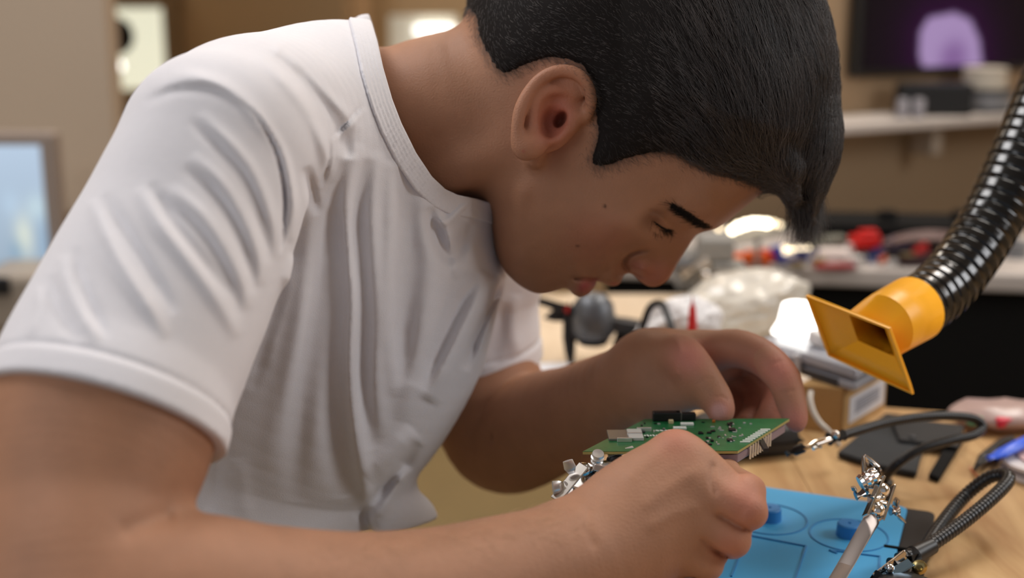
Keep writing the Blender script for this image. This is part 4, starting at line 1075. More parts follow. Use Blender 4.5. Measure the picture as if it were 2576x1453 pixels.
# left: window with hanging dark spool and lamp
q = at_y(280, 92, 3.0)
o = thing('wall_reel', q, 'round dark cable reel before the lit window', 'reel'); kr = 3.0 / FPX
MB().lathe(q, (0, 1, 0), [(.040, 0), (.043, .008), (.043, .03), (.03, .035)], 28).build('reel_disc', m_matte, o, smooth=True)
MB().lathe(q + Vector((0, -.006, 0)), (0, 1, 0), [(.02, 0), (.02, .012)], 20).build('reel_core', mat('brown_core', (96, 62, 40), rough=.7), o, smooth=True)
MB().box(q + Vector((-.02, .02, -.45)), (.03, .03, .82), bev=.003).build('stand_post', m_matte, o)
q = at_y(296, 166, 2.9)
o = thing('round_lamp', q, 'small glowing round lamp below the dark reel', 'lamp')
m_glow = mat('lamp_glow', (255, 255, 250))
MB().ball(q, .013, 10).build('bulb_or_glint', m_glow, o, smooth=True)
MB().cyl(q + Vector((0, .0, -.016)), q + Vector((0, 0, -.10)), .006).build('lamp_stem', m_matte, o)
MB().lathe(q + Vector((0, 0, -.10)), (0, 0, -1), [(.03, 0), (.03, .006)], 20).build('lamp_base', m_matte, o)
MB().box(q + Vector((0, 0, -.10 - .006 - (q.z - .106) / 2)), (.05, .05, q.z - .106), bev=.003).build('pedestal', m_wall2, o)

# left desk with monitor and machine
ld = thing('left_desk', (-.9, 1.9, 0), 'beige desk at the left edge below the monitor', 'desk')
zl = at_y(60, 800, 1.78).z
MB().box((-1.02, 2.02, zl - .015), (.86, .52, .03), bev=.003).build('desktop', mat('beige_laminate', (176, 160, 138), rough=.5), ld)
for x in (-1.4, -.63): MB().box((x, 2.02, (zl - .03) / 2), (.04, .46, zl - .03), bev=.003).build('leg', mat('tan_leg', (140, 124, 96), rough=.7), ld)
MB().box((-1.02, 1.80, zl - .12), (.74, .02, .16), bev=.002).build('apron', mat('tan_leg', (140, 124, 96), rough=.7), ld)
ym = 1.86
mn = thing('monitor', at_y(40, 790, ym), 'monitor at the left edge with a blue and white picture', 'monitor')
m0, m1, m2_, m3 = at_y(-120, 372, ym), at_y(95, 366, ym), at_y(130, 690, ym), at_y(-120, 700, ym)
xr = (m1.x + m2_.x) / 2; zt_, zb_ = m1.z, m2_.z
cxm, czm = (m0.x + xr) / 2, (zt_ + zb_) / 2
Rm = Matrix.Rotation(math.radians(0), 3, 'Z')
bez = mat('taupe_bezel', (142, 128, 118), rough=.5)
MB().box((cxm + .004, ym + .02, czm), (xr - m0.x + .034, .032, zt_ - zb_ + .036), Rm, bev=.006).build('bezel', bez, mn)
def monfn(u, v):
    x, y = 1 - (1 - u) * 1.0, v
    base_ = np.array(srgb(176, 196, 214)[:3]) * (1 - v) * .8 + np.array(srgb(186, 205, 226)[:3]) * v
    for cx_, cy_, rx, ry, c_, k in [(.72, .30, .10, .17, (226, 232, 216), .9), (.90, .52, .10, .10, (205, 226, 232), .8), (.60, .55, .10, .1, (190, 214, 235), .6), (.8, .04, .5, .05, (92, 120, 132), .9), (.95, .25, .06, .2, (128, 164, 196), .5), (.62, .18, .08, .1, (120, 158, 186), .6)]:
        w = k * math.exp(-(((u - cx_) / rx) ** 2 + ((v - cy_) / ry) ** 2)); base_ = base_ * (1 - w) + np.array(srgb(*c_)[:3]) * w
    return base_
screen('screen', Vector((m0.x, ym + .003, zb_)), Vector((xr - m0.x, 0, 0)), Vector((0, 0, zt_ - zb_)), 40, 50, monfn, mn)
MB().box((cxm, ym + .05, (zb_ + zl) / 2 + .012), (.06, .02, zb_ - zl + .012), bev=.003).build('stand', bez, mn)
MB().box((cxm, ym + .065, zl + .0065), (.2, .11, .012), bev=.003).build('stand_foot', bez, mn)
o = thing('desk_machine', at_y(30, 800, 1.74), 'low taupe machine with a black display in front of the monitor', 'machine')
p0, p1 = at_y(-60, 790, 1.70), at_y(92, 790, 1.70); zt2 = at_y(90, 700, 1.70).z
MB().box(((p0.x + p1.x) / 2, 1.765, (zl + zt2) / 2 + .0005), (p1.x - p0.x, .11, zt2 - zl), bev=.008).build('casing', mat('taupe_machine', (150, 138, 124), rough=.45), o)
q = at_y(5, 722, 1.70); MB().box((q.x - .01, 1.708, q.z), (.034, .01, .024), bev=.002).build('display', m_black, o)
q = at_y(146, 520, 2.0); o = MB().box((q.x, 2.3, (q.z + .0) / 2 + .01), (.018, .018, q.z + .04), bev=.004).build('floor_lamp_pole', mat('bright_cream', (226, 208, 170), rough=.4)); tag(o, 'slim cream upright rod beside the monitor', 'rod')

# ------------------------------------------------------------------ clutter on the back bench
zt = TABLE
p0, p1 = at_height(2030, 640, zt), at_height(2560, 652, zt)
d = (p1 - p0).normalized(); Rm = Matrix.Rotation(math.atan2(d.y, d.x), 3, 'Z'); n = Vector((-d.y, d.x, 0)); hb_ = P(2300, 527, 1.80).z - zt
o = thing('tool_case', (p0 + p1) / 2, 'long low black case along the back of the bench', 'case')
MB().box((p0 + p1) / 2 + n * .055 + Vector((0, 0, hb_ * .42)), ((p1 - p0).length, .09, hb_ * .84), Rm, bev=.004).build('case_body', m_matte, o)
MB().box((p0 + p1) / 2 + n * .055 + Vector((0, 0, hb_ * .92)), ((p1 - p0).length, .092, hb_ * .14), Rm, bev=.004).build('lid', m_matte, o)
for px in (2240, 2428): MB().box(at_height(px, 645, zt) + n * .04 + Vector((0, 0, hb_ + .006)), (.022, .02, .014), Rm, bev=.003).build('latch', m_matte, o)
def blockthing(name, px, py, w, h, dpt, m, label, cat, rz=0.0, shape='box', group=None, lift=0):
    b_ = on_bench(px, py, lift); Rm = Matrix.Rotation(rz, 3, 'Z'); o = MB()
    if shape == 'box': o.box(b_ + Vector((0, dpt / 2, h / 2)), (w, dpt, h), Rm, bev=min(w, h, dpt) * .18)
    elif shape == 'connector':
        o.box(b_ + Vector((0, dpt / 2, h * .35)), (w, dpt, h * .7), Rm, bev=.001); o.box(b_ + Vector((w * .1, dpt / 2, h * .85)), (w * .6, dpt * .7, h * .3), Rm, bev=.001)
    elif shape == 'disc': o.lathe(b_ + Vector((0, dpt / 2, 0)), (0, 0, 1), [(w / 2, 0), (w / 2, h), (w / 2 * .6, h * 1.02)], 20)
    elif shape == 'ball': o.ball(b_ + Vector((0, dpt / 2, w / 2)), w / 2, 8)
    elif shape == 'motor': o.lathe(b_ + Vector((0, dpt / 2, 0)), (0, 0, 1), [(w / 2, 0), (w / 2, h * .2), (w * .44, h * .25), (w * .44, h * .7), (w / 2, h * .75), (w / 2, h), (w * .12, h), (w * .12, h * 1.2)], 20)
    return tag(o.build(name, m, None, smooth=shape in ('disc', 'ball', 'motor')), label, cat, group)
blockthing('red_block', 2180, 625, .036, .022, .02, m_red, 'bright red block on top of the bench clutter', 'block', .2, 'connector', lift=.018)
blockthing('white_reel', 2100, 668, .038, .020, .02, mat('white_reel', (222, 208, 200), rough=.5), 'white and red reel on the bench below the fringe', 'reel', 0, 'box')
blockthing('red_lead', 2102, 678, .050, .006, .010, mat('dark_red', (150, 30, 40), rough=.5), 'dark red strip lying in front of the white reel', 'strip', .05)
blockthing('orange_part', 2222, 664, .011, .011, .011, m_orange, 'tiny orange cap at the bench edge', 'cap', 0, 'ball')
blockthing('blue_part', 2195, 663, .012, .010, .012, mat('denim_blue', (50, 70, 120), rough=.5), 'tiny blue cap beside the orange cap', 'cap', 0, 'motor')
blockthing('orange_part', 1893, 668, .044, .016, .02, m_orange, 'orange wedge on the bench behind the nose', 'block', -.15, 'connector')
blockthing('red_part', 1945, 662, .030, .014, .02, mat('crimson', (178, 36, 34), rough=.5), 'crimson block beside the orange wedge', 'block', .1, 'connector')
blockthing('blue_part', 1985, 668, .030, .008, .02, mat('navy', (38, 44, 96), rough=.5), 'navy strip beside the crimson block', 'block', .2)
blockthing('orange_lead', 1800, 632, .040, .006, .01, mat('rust', (196, 110, 70), rough=.6), 'rust-coloured strip behind the nose bridge', 'strip', .5, lift=.01)
blockthing('blue_part', 2262, 630, .030, .016, .02, mat('navy', (38, 44, 96)), 'navy box near the black case', 'block', 0, 'connector', lift=.016)
blockthing('dark_part', 2345, 672, .075, .012, .03, mat('dark_maroon', (50, 26, 28), rough=.6), 'dark maroon tray near the hose', 'tray', .05)
blockthing('grey_part', 2245, 655, .012, .026, .012, mat('dull_gold', (128, 110, 74), rough=.5), 'dull gold upright sleeve near the hose', 'sleeve', 0, 'motor')
blockthing('glass_bead', 2040, 664, .009, .009, .009, mat('clear_bead', (170, 170, 210), rough=.1, spec=.8), 'small clear bead on the bench under the fringe', 'bead', 0, 'ball')
blockthing('grey_part', 2090, 628, .045, .016, .02, mat('sage_grey', (110, 108, 96), rough=.6), 'sage grey pad under the fringe tip', 'pad', .3, 'box', lift=.012)
blockthing('grey_part', 2560, 650, .034, .020, .02, m_grey, 'grey fitting at the right edge behind the hose', 'fitting', .2, 'motor')
rg = np.random.default_rng(12)
o = MB()
for i in range(7):
    b_ = on_bench(2235, 640, .02); pts_ = [b_ + Vector((t * .15, .02 + .008 * math.sin(i + t * 5), .012 * math.sin(t * 3.1 + .3) + .003 * i * .6)) for t in np.linspace(0, 1, 12)]
    o.tube(pts_, .0022, 8)
tag(o.build('wire_bundle', mat('mauve_wire', (120, 96, 90), rough=.5), None, smooth=True), 'bundle of mauve wires lying before the black case', 'wires')
cols = [(m_blue, 'blue'), (m_red, 'red'), (mat('bench_white', (200, 195, 190), rough=.5), 'white'), (m_dgrey, 'dark grey'), (mat('navy', (38, 44, 96)), 'navy'), (mat('dull_gold', (128, 110, 74)), 'gold'), (mat('crimson', (178, 36, 34)), 'crimson')]
where = ['behind', 'left of', 'right of', 'close to', 'past', 'among wires near', 'in front of']
k = 0
spots = [(2068, 655, 'left of the white reel'), (2128, 650, 'behind the white reel'), (2150, 672, 'at the edge right of the white reel'), (2165, 655, 'under the bright red block'), (2210, 650, 'behind the tiny orange cap'), (2285, 668, 'in front of the maroon tray'),
         (2310, 655, 'between the wires and the maroon tray'), (2372, 655, 'right of the maroon tray'), (2400, 670, 'nearest the black hose'), (2140, 640, 'left of the bright red block'), (2182, 640, 'directly below the bright red block'), (2020, 650, 'behind the clear bead'),
         (2060, 672, 'at the edge left of the white reel'), (2325, 640, 'under the mauve wires'), (1960, 648, 'behind the crimson block'), (1920, 650, 'between the orange wedge and crimson block'), (2245, 672, 'in front of the gold sleeve'), (2268, 650, 'below the navy box'),
         (2385, 645, 'behind the black hose by the case'), (2005, 672, 'right of the navy strip')]
for px, py, wh in spots:
    mm, cn = cols[k % 7]
    o = blockthing('electronic_part', px, py, float(rg.uniform(.010, .022)), float(rg.uniform(.006, .014)), float(rg.uniform(.008, .014)), mm, 'small %s part %s' % (cn, wh), 'part', float(rg.uniform(-1, 1)), ['box', 'connector', 'motor'][k % 3], 'loose parts on the back bench', lift=float(max(0, (665 - py)) * .0004))
    k += 1
# grey machine behind the nose
q = on_bench(1770, 735)
o = thing('bench_vise', q, 'grey metal vise behind the nose and the plastic bag', 'vise')
g2 = mat('grey_cast', (138, 136, 132), rough=.5, noise=.05)
zq = Vector((0, 0, 1))
def pxbox(D, x0, y0, x1, y1, dep, m, nm, par, bev=.004):
    a_, b_ = P(x0, y1, D), P(x1, y0, D); c_ = (a_ + b_) / 2
    return MB().box(c_ + Vector((0, dep / 2, 0)), (abs(b_.x - a_.x), dep, abs(b_.z - a_.z)), bev=bev).build(nm, m, par)
pxbox(1.52, 1722, 640, 1800, 735, .05, g2, 'vise_body', o); pxbox(1.50, 1762, 600, 1850, 662, .05, g2, 'fixed_jaw', o); pxbox(1.50, 1700, 655, 1745, 700, .05, mat('grey_dark_cast', (88, 88, 90), rough=.5), 'moving_jaw', o)
pxbox(1.50, 1790, 664, 1880, 684, .03, g2, 'slide_bar', o)
MB().cyl(P(1712, 690, 1.47), P(1780, 655, 1.47), .006).build('screw', m_steel, o)
MB().ball(P(1776, 690, 1.46), .0045, 8).build('handle_knob', m_chrome, o, smooth=True)
MB().box(Vector((P(1760, 735, 1.54).x, 1.52, (TABLE + P(1760, 735, 1.52).z) / 2)), (.05, .05, abs(P(1760, 735, 1.52).z - TABLE) + .01), bev=.003).build('vise_foot', g2, o)
# added glowing beads stand in for reflections on crumpled plastic
m_glint = mat('glint_glow', (255, 246, 224), emit=(255, 240, 208), estr=9)
m_glint2 = mat('glint_glow_soft', (255, 240, 214), emit=(255, 232, 190), estr=3)
o = thing('glint_strip', on_bench(1900, 640), 'strip of added glowing beads imitating glints before the forehead', 'lamp')
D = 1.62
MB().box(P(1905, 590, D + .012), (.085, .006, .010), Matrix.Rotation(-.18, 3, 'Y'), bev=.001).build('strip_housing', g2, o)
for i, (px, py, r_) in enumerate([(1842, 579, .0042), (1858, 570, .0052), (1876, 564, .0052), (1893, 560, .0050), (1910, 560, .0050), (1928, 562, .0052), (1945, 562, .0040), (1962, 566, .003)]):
    MB().ball(P(px, py, D), r_, 6).build('glint_bead', m_glint if i < 6 else m_glint2, o)
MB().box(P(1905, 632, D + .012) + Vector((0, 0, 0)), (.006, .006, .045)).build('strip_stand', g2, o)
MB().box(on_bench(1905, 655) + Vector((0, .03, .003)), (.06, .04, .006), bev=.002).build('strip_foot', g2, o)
for lab, lst in [('added glowing glint beads left of the glint strip', [(1808, 574, .0032), (1834, 596, .0030), (1836, 614, .0062)]), ('row of dim added glint beads under the fringe', [(1975, 628, .0050), (1992, 627, .0028), (2006, 625, .0028), (2020, 624, .0026), (2033, 622, .0024)]),]:
    o = thing('small_glints', P(lst[0][0], lst[0][1] + 30, 1.66), lab, 'lamp')  # glowing balls added in place of reflected highlights, with made-up posts
    for px, py, r_ in lst: MB().ball(P(px, py, 1.66), r_, 6).build('bulb_or_glint', m_glint2 if r_ < .006 else m_glint, o)
    q = P(lst[-1][0], lst[-1][1], 1.66); MB().box(Vector((q.x, q.y + .01, (q.z + TABLE) / 2)), (.006, .006, q.z - TABLE), bev=.001).build('glint_post', g2, o)
    a_, b_ = P(lst[0][0], lst[0][1], 1.667), P(lst[-1][0], lst[-1][1], 1.667); MB().tube([a_, b_], .0015, 6).build('glint_wire', g2, o)
# ------------------------------------------------------------------ side table: drone, cable loop, probe, bag
m_prop = mat('propeller_black', (26, 25, 26), rough=.5)
m_gim = mat('gunmetal', (96, 99, 104), rough=.4, metal=.4)
D = 1.24
dr = thing('quadcopter_drone', P(1560, 900, D), 'dark grey camera drone with folded black propellers on the pale table', 'drone')
c0 = P(1492, 792, D)
MB().lathe(c0 + Vector((0, 0, -.021)), (0, 0, 1), [(.012, -.004), (.017, 0), (.0205, .004), (.0212, .020), (.019, .032), (.013, .040), (.004, .043)], 28).build('motor_dome', m_gim, dr, smooth=True)
MB().lathe(c0 + Vector((0, 0, -.026)), (0, 0, 1), [(.013, -.002), (.0165, .002), (.0165, .006)], 28).build('motor_base', m_matte, dr, smooth=True)
MB().tube([P(1440, 778, D), P(1462, 781, D)], [.006, .007], 14).build('hub', mat('silver_hub', (190, 192, 196), rough=.3, metal=.6), dr, smooth=True)
MB().tube([P(1419, 778, D), P(1430, 778, D)], [.0035, .0055], 12).build('red_ring', m_red, dr, smooth=True)
MB().tube([P(1430, 778, D), P(1446, 779, D)], [.0095, .0095], 16).build('hub_cap', m_matte, dr, smooth=True)
def blade(pts, wid, thick=.0012):
    o = MB(); rg_ = []
    for (px, py, dd), w_ in zip(pts, wid):
        q = P(px, py, dd); t = Vector(P(*pts[-1]) - P(*pts[0])).normalized(); s_ = t.cross(Vector((0, -1, 0))).normalized()
        rg_.append([q + s_ * w_ * math.cos(a_) + Vector((0, 1, 0)) * thick * math.sin(a_) for a_ in np.linspace(0, 2 * math.pi, 11)[:-1]])
    return o.rings(rg_)
blade([(1436, 780, D), (1433, 810, D), (1432, 850, D), (1434, 890, D), (1437, 930, D)], [.0045, .0065, .0064, .0048, .001]).build('propeller_blade', m_prop, dr, smooth=True)
blade([(1432, 776, D), (1405, 772, D), (1370, 760, D), (1335, 752, D)], [.004, .0045, .0040, .0030]).build('propeller_blade', m_prop, dr, smooth=True)
blade([(1430, 780, D + .01), (1410, 788, D + .01), (1388, 796, D + .01), (1368, 800, D + .01)], [.0065, .0085, .005, .0006]).build('propeller_blade', m_prop, dr, smooth=True)
Ra = Matrix.Rotation(math.radians(10), 3, 'Y')
MB().box(P(1565, 818, D), (.040, .018, .013), Ra, bev=.003).build('arm', mat('charcoal_shell', (44, 45, 48), rough=.4), dr)
MB().box(P(1585, 832, D + .01), (.022, .02, .022), Ra, bev=.004).build('camera_housing', mat('charcoal_shell', (44, 45, 48)), dr)
MB().tube([P(1560, 835, D), P(1548, 862, D), P(1552, 890, D), P(1552, 914, D)], [.004, .003, .0025, .002], 8).build('landing_leg', m_prop, dr, smooth=True)
MB().box(P(1650, 893, D + .0), (.07, .04, .012), bev=.004).build('body_shell', m_gim, dr)
MB().tube([P(1660, 890, D), P(1662, 914, D)], [.004, .003], 8).build('landing_leg', m_prop, dr, smooth=True)
o = MB().box(at_height(1470, 940, TABLE) + Vector((-.06, .012, .0008)), (.18, .035, .0012), Matrix.Rotation(.03, 3, 'Z')).build('paper_sheet', mat('paper', (232, 232, 236), rough=.9)); tag(o, 'white paper sheet at the pale table front edge beside the sleeve', 'paper')
cl = [(1606, 960, 1.16), (1612, 850, 1.16), (1622, 805, 1.16), (1636, 772, 1.16), (1654, 762, 1.16), (1668, 768, 1.15), (1680, 795, 1.14), (1690, 830, 1.13), (1700, 900, 1.12), (1706, 985, 1.115)]
cp = spline([P(*q) for q in cl], 6)
tag(MB().tube(cp, .0034, 10).build('black_cable', m_black, None, smooth=True), 'arched black cable rising behind the far wrist', 'cable')
pr = thing('test_probe', P(1742, 1000, 1.10), 'pointed red test probe standing behind the far hand', 'probe')
MB().tube([P(1742, 746, 1.1), P(1742, 775, 1.1), P(1742, 830, 1.1), P(1742, 990, 1.1)], [.0010, .0028, .0042, .0042], 14).build('handle', m_red, pr, smooth=True)
MB().tube([P(1742, 742, 1.1), P(1742, 748, 1.1)], [.0004, .0009], 8).build('tip', m_steel, pr)

# crumpled clear bag: lumpy closed shell
def lumpy(cx, cy, D, ax, m, name, seedv, ang):
    bm = bmesh.new(); bmesh.ops.create_icosphere(bm, subdivisions=5, radius=1)
    from mathutils import noise
    R_ = Matrix.Rotation(ang, 3, 'Y')
    for v in bm.verts:
        p = v.co.copy(); n1 = noise.noise(p * 1.6 + Vector((seedv, 0, 0))); n2 = abs(noise.noise(p * 4 + Vector((0, seedv, 0)))); n3 = abs(noise.noise(p * 9 + Vector((0, 0, seedv))))
        r_ = 1 + .22 * n1 - .16 * n2 - .06 * n3
        taper = 1 - .32 * max(0, -p.x)
        v.co = R_ @ Vector((p.x * ax[0] * r_, p.y * ax[1] * r_ * taper, p.z * ax[2] * r_ * taper)) + P(cx, cy, D)
    for v in bm.verts: v.co.z = max(v.co.z, TABLE + .0008)
    me = bpy.data.meshes.new(name); bm.to_mesh(me); bm.free()
    return link(name, me, m, None, smooth=True)
m_bag = mat('clear_plastic_bag', (236, 232, 222), rough=.28, spec=.7, trans=.35, coat=.4, bump=.8, bscale=60)
o = lumpy(1830, 782, 1.34, (.088, .05, .036), m_bag, 'plastic_bag', 3.3, math.radians(-14)); tag(o, 'crumpled translucent plastic bag behind the far hand', 'bag')
o = lumpy(1690, 838, 1.20, (.046, .024, .030), mat('white_plastic_bag', (226, 224, 224), rough=.5, bump=.6, bscale=60), 'plastic_bag', 7.1, math.radians(-30)); tag(o, 'white crumpled wrapper left of the clear bag', 'wrapper')

# ------------------------------------------------------------------ cardboard box, clear case on it, glowing lamp
C0, Cr = T(2116, 1092), T(2226, 1024); e1 = Cr - C0; Cl = T(2004, 1078); e2 = (Cl - C0)
e2 = e2 - e1 * (e2.dot(e1) / e1.length_squared) * .0
d0 = C0.y * CP - (C0.z - CAMH) * SP
hbx = P(2116, 968, d0).z - TABLE
cbx = thing('cardboard_box', C0, 'cardboard box with a white label beside the far fingers', 'box')
o = MB(); base4 = [C0, Cr, Cr + e2, C0 + e2]
o.add([*base4, *[b_ + Vector((0, 0, hbx)) for b_ in base4]], [(0, 1, 2, 3), (7, 6, 5, 4), (0, 4, 5, 1), (1, 5, 6, 2), (2, 6, 7, 3), (3, 7, 4, 0)]); o.build('carton', m_card, cbx, bev=.001)
nr = e1.cross(Vector((0, 0, 1))).normalized()
if nr.y > 0: nr = -nr
def on_face(u, v, out=.0006): return C0 + e1 * u + Vector((0, 0, hbx * v)) + nr * out
def quadplate(a_, b_, c_, d_, n_, th): return MB().add([a_, b_, c_, d_, a_ - n_ * th, b_ - n_ * th, c_ - n_ * th, d_ - n_ * th], [(0, 1, 2, 3), (7, 6, 5, 4), (0, 4, 5, 1), (1, 5, 6, 2), (2, 6, 7, 3), (3, 7, 4, 0)])
quadplate(on_face(.14, .14), on_face(.94, .14), on_face(.94, .72), on_face(.14, .72), nr, .0004).build('label_sticker', mat('label_white', (214, 214, 218), rough=.6), cbx)
for r_ in range(5):
    v0 = .30 + r_ * .065
    quadplate(on_face(.26, v0, .0008), on_face(.82, v0, .0008), on_face(.82, v0 + .04, .0008), on_face(.26, v0 + .04, .0008), nr, .0002).build('printed_line', mat('print_grey', (128, 128, 138), rough=.7), cbx)
quadplate(C0 + Vector((0, 0, 0)) + nr * .0004 + e1 * .0, C0 + e1 * .03 + nr * .0004, C0 + e1 * .03 + Vector((0, 0, hbx)) + nr * .0004, C0 + Vector((0, 0, hbx)) + nr * .0004, nr, .0003).build('corner_tape', mat('tape_brown', (140, 108, 66), rough=.5), cbx)
zc = TABLE + hbx
ct = thing('storage_case', C0 + Vector((0, 0, hbx)), 'flat grey translucent case lying on the cardboard box', 'case')
q = [at_height(1905, 905, zc + .001), at_height(2150, 985, zc + .001), at_height(2240, 935, zc + .001), at_height(2060, 860, zc + .001)]
m_clear = mat('smoky_clear', (168, 170, 178), rough=.18, spec=.7, trans=.25)
def slab(q, z0, z1, m, nm, par, bev=.002, grow=1.0):
    cen_ = sum(q, Vector()) / 4; qq = [cen_ + (v - cen_) * grow for v in q]
    o = MB().add([Vector((v.x, v.y, z0)) for v in qq] + [Vector((v.x, v.y, z1)) for v in qq], [(3, 2, 1, 0), (4, 5, 6, 7), (0, 1, 5, 4), (1, 2, 6, 5), (2, 3, 7, 6), (3, 0, 4, 7)]); return o.build(nm, m, par, bev=bev)
slab(q, zc + .0005, zc + .008, m_clear, 'case_base', ct)
slab(q, zc + .0085, zc + .0105, mat('case_seam', (96, 96, 104), rough=.3), 'seam', ct, grow=.985)
slab(q, zc + .011, zc + .020, m_clear, 'case_lid', ct)
for t0_, t1_ in [(.12, .40), (.47, .84)]:
    a_, b_ = q[0].lerp(q[1], t0_), q[0].lerp(q[1], t1_); n_ = (q[1] - q[0]).cross(Vector((0, 0, 1))).normalized(); n_ = n_ if n_.y < 0 else -n_
    a_ = Vector((a_.x, a_.y, zc + .001)) + n_ * .001; b_ = Vector((b_.x, b_.y, zc + .001)) + n_ * .001
    quadplate(a_, b_, b_ + Vector((0, 0, .0062)), a_ + Vector((0, 0, .0062)), n_, .001).build('dark_insert', m_dgrey, ct)
a_ = q[0].lerp(q[1], .44); MB().box(Vector((a_.x, a_.y, zc + .010)) + n_ * .002, (.006, .004, .016), Matrix.Rotation(-.3, 3, 'Z'), bev=.001).build('latch', mat('latch_white', (210, 210, 214), rough=.4), ct)
a_, b_ = q[3].lerp(q[2], .1), q[3].lerp(q[2], .6)
lt = thing('table_lamp', P(2003, 870, 1.14), 'small glowing white lampshade behind the yellow nozzle', 'lamp')
Dl = 1.14; zl0 = P(2003, 836, Dl).z; zl1 = P(2003, 757, Dl).z; pl = P(2003, 836, Dl); k_ = Dl / FPX
MB().lathe((pl.x, pl.y, zl0), (0, 0, 1), [(62 * k_, 0), (60 * k_, .001), (46 * k_, .010), (38 * k_, (zl1 - zl0) * .95), (30 * k_, zl1 - zl0)], 28).build('lamp_shade', mat('shade_glow', (255, 255, 255), emit=(255, 252, 246), estr=3.0), lt, smooth=True)
MB().lathe((pl.x, pl.y, zc + .0205), (0, 0, 1), [(.008, 0), (.008, .002), (.003, .004), (.003, zl0 - zc - .02)], 20).build('lamp_foot', mat('lamp_foot_white', (225, 222, 214), rough=.4), lt, smooth=True)
tag(MB().box(Vector((P(2072, 886, 1.10).x, P(2072, 886, 1.10).y, zc + .0265)), (.022, .02, .012), Matrix.Rotation(.4, 3, 'Z'), bev=.003).build('tape_piece', mat('white_tape', (226, 224, 222), rough=.5)), 'white plastic piece on the grey case by the nozzle', 'piece')
wc = spline([P(2040, 982, 1.0), P(2038, 1005, .995), P(2046, 1035, .99), P(2062, 1062, .985), P(2086, 1086, .98), P(2110, 1120, .985)], 6)
tag(MB().tube(wc, .0022, 10).build('white_tube', mat('milky_tube', (206, 200, 188), rough=.35), None, smooth=True), 'thin milky tube curving down in front of the cardboard box', 'tube')
# black case under the board
q = T(1890, 1160)
o = thing('zipper_case', q, 'rounded black case on the bench behind the circuit board', 'case')
bm_ = MB().box(q + Vector((.0, .030, .0125)), (.072, .06, .025), Matrix.Rotation(.25, 3, 'Z'), bev=.010); bm_.build('case_body', mat('charcoal_case', (44, 42, 40), rough=.6), o, smooth=True)
MB().box(q + Vector((.0, .030, .0125)), (.0726, .0606, .0018), Matrix.Rotation(.25, 3, 'Z'), bev=.0008).build('zip_line', m_matte, o)
q = T(1700, 1090)
tag(MB().box(q + Vector((0, .012, .009)), (.030, .02, .017), Matrix.Rotation(.2, 3, 'Z'), bev=.004).build('small_adapter', m_black), 'small black adapter behind the board under the thumb', 'adapter')

# ------------------------------------------------------------------ blue mat on its black base
A_, B_, C_ = T(2352, 1300), T(1930, 1240), T(2334, 1453)
ex = (B_ - A_).normalized(); ey = Vector((-ex.y, ex.x, 0));
if ey.dot(C_ - A_) < 0: ey = -ey
matt = thing('repair_mat', A_, 'blue silicone repair mat on a black base at the front of the bench', 'mat')
def mp_(u, v, z=0.0): return A_ + ex * u + ey * v + Vector((0, 0, z))
Lx, Ly = .205, .25
Rmat = Matrix.Rotation(math.atan2(ex.y, ex.x), 3, 'Z')
m_base = mat('black_rubber', (38, 33, 31), rough=.7)
m_sil = mat('blue_silicone', (74, 168, 222), rough=.5, spec=.4)
def rrect(x0, y0, x1, y1, r, n=6):
    out = []
    for cx, cy, a0 in ((x1 - r, y1 - r, 0), (x0 + r, y1 - r, 90), (x0 + r, y0 + r, 180), (x1 - r, y0 + r, 270)):
        out += [(cx + r * math.cos(math.radians(a0 + 90 * k / n)), cy + r * math.sin(math.radians(a0 + 90 * k / n))) for k in range(n + 1)]
    return out
def mprism(poly, z0, z1):
    o = MB(); nn = len(poly); vs = [mp_(x, y, z0) for x, y in poly] + [mp_(x, y, z1) for x, y in poly]
    return o.add(vs, [list(range(nn)), list(range(nn, 2 * nn))] + [(i, (i + 1) % nn, nn + (i + 1) % nn, nn + i) for i in range(nn)])
mprism(rrect(0, 0, Lx, Ly, .006), .0004, .004).build('black_base', m_base, matt, bev=.001)
qb = T(2282, 1296); ub = (qb - A_).dot(ex); vb = (qb - A_).dot(ey)
mprism(rrect(ub, vb, Lx - .012, Ly - .012, .006), .004, .0066).build('blue_pad', m_sil, matt, bev=.0008)
def on_mat(px, py): q_ = at_height(px, py, TABLE + .0066); return q_
m_sil2 = mat('blue_silicone_deep', (58, 138, 196), rough=.5)
for (px, py, rr, a0, a1) in [(2135, 1345, .0250, 0, 360), (1935, 1305, .0250, 0, 360)]:
    c_ = on_mat(px, py)
    for k in (rr,):
        o = MB(); N_ = 64
        o.rings([[c_ + Vector((math.cos(t), math.sin(t), 0)) * (k + dr_) + Vector((0, 0, dz)) for t in np.linspace(0, 2 * math.pi, N_ + 1)[:-1]] for dr_, dz in [(-.0006, -.0004), (-.0004, .0006), (.0004, .0006), (.0006, -.0004)]], cap=False)
        o.f += [[(3 * N_ + i), (3 * N_ + (i + 1) % N_), ((i + 1) % N_), i] for i in range(N_)]
        o.build('ring_ridge', m_sil2, matt, smooth=True)
    MB().lathe(c_ + Vector((0, 0, -.0004)), (0, 0, 1), [(.0082, 0), (.0078, .0082), (.0070, .0090), (.0012, .0090), (.0010, .0070)], 28).build('peg', mat('blue_peg', (52, 132, 200), rough=.5), matt, smooth=True)
def ridge(p0_, p1_, nm='tray_ridge'):
    a_, b_ = on_mat(*p0_), on_mat(*p1_); d_ = (b_ - a_).normalized(); s_ = Vector((-d_.y, d_.x, 0)) * .0005
    o = MB(); o.add([a_ - s_, b_ - s_, b_ + s_, a_ + s_] + [v + Vector((0, 0, .0009)) for v in (a_ - s_, b_ - s_, b_ + s_, a_ + s_)], [(3, 2, 1, 0), (4, 5, 6, 7), (0, 1, 5, 4), (1, 2, 6, 5), (2, 3, 7, 6), (3, 0, 4, 7)]); o.build(nm, m_sil2, matt)
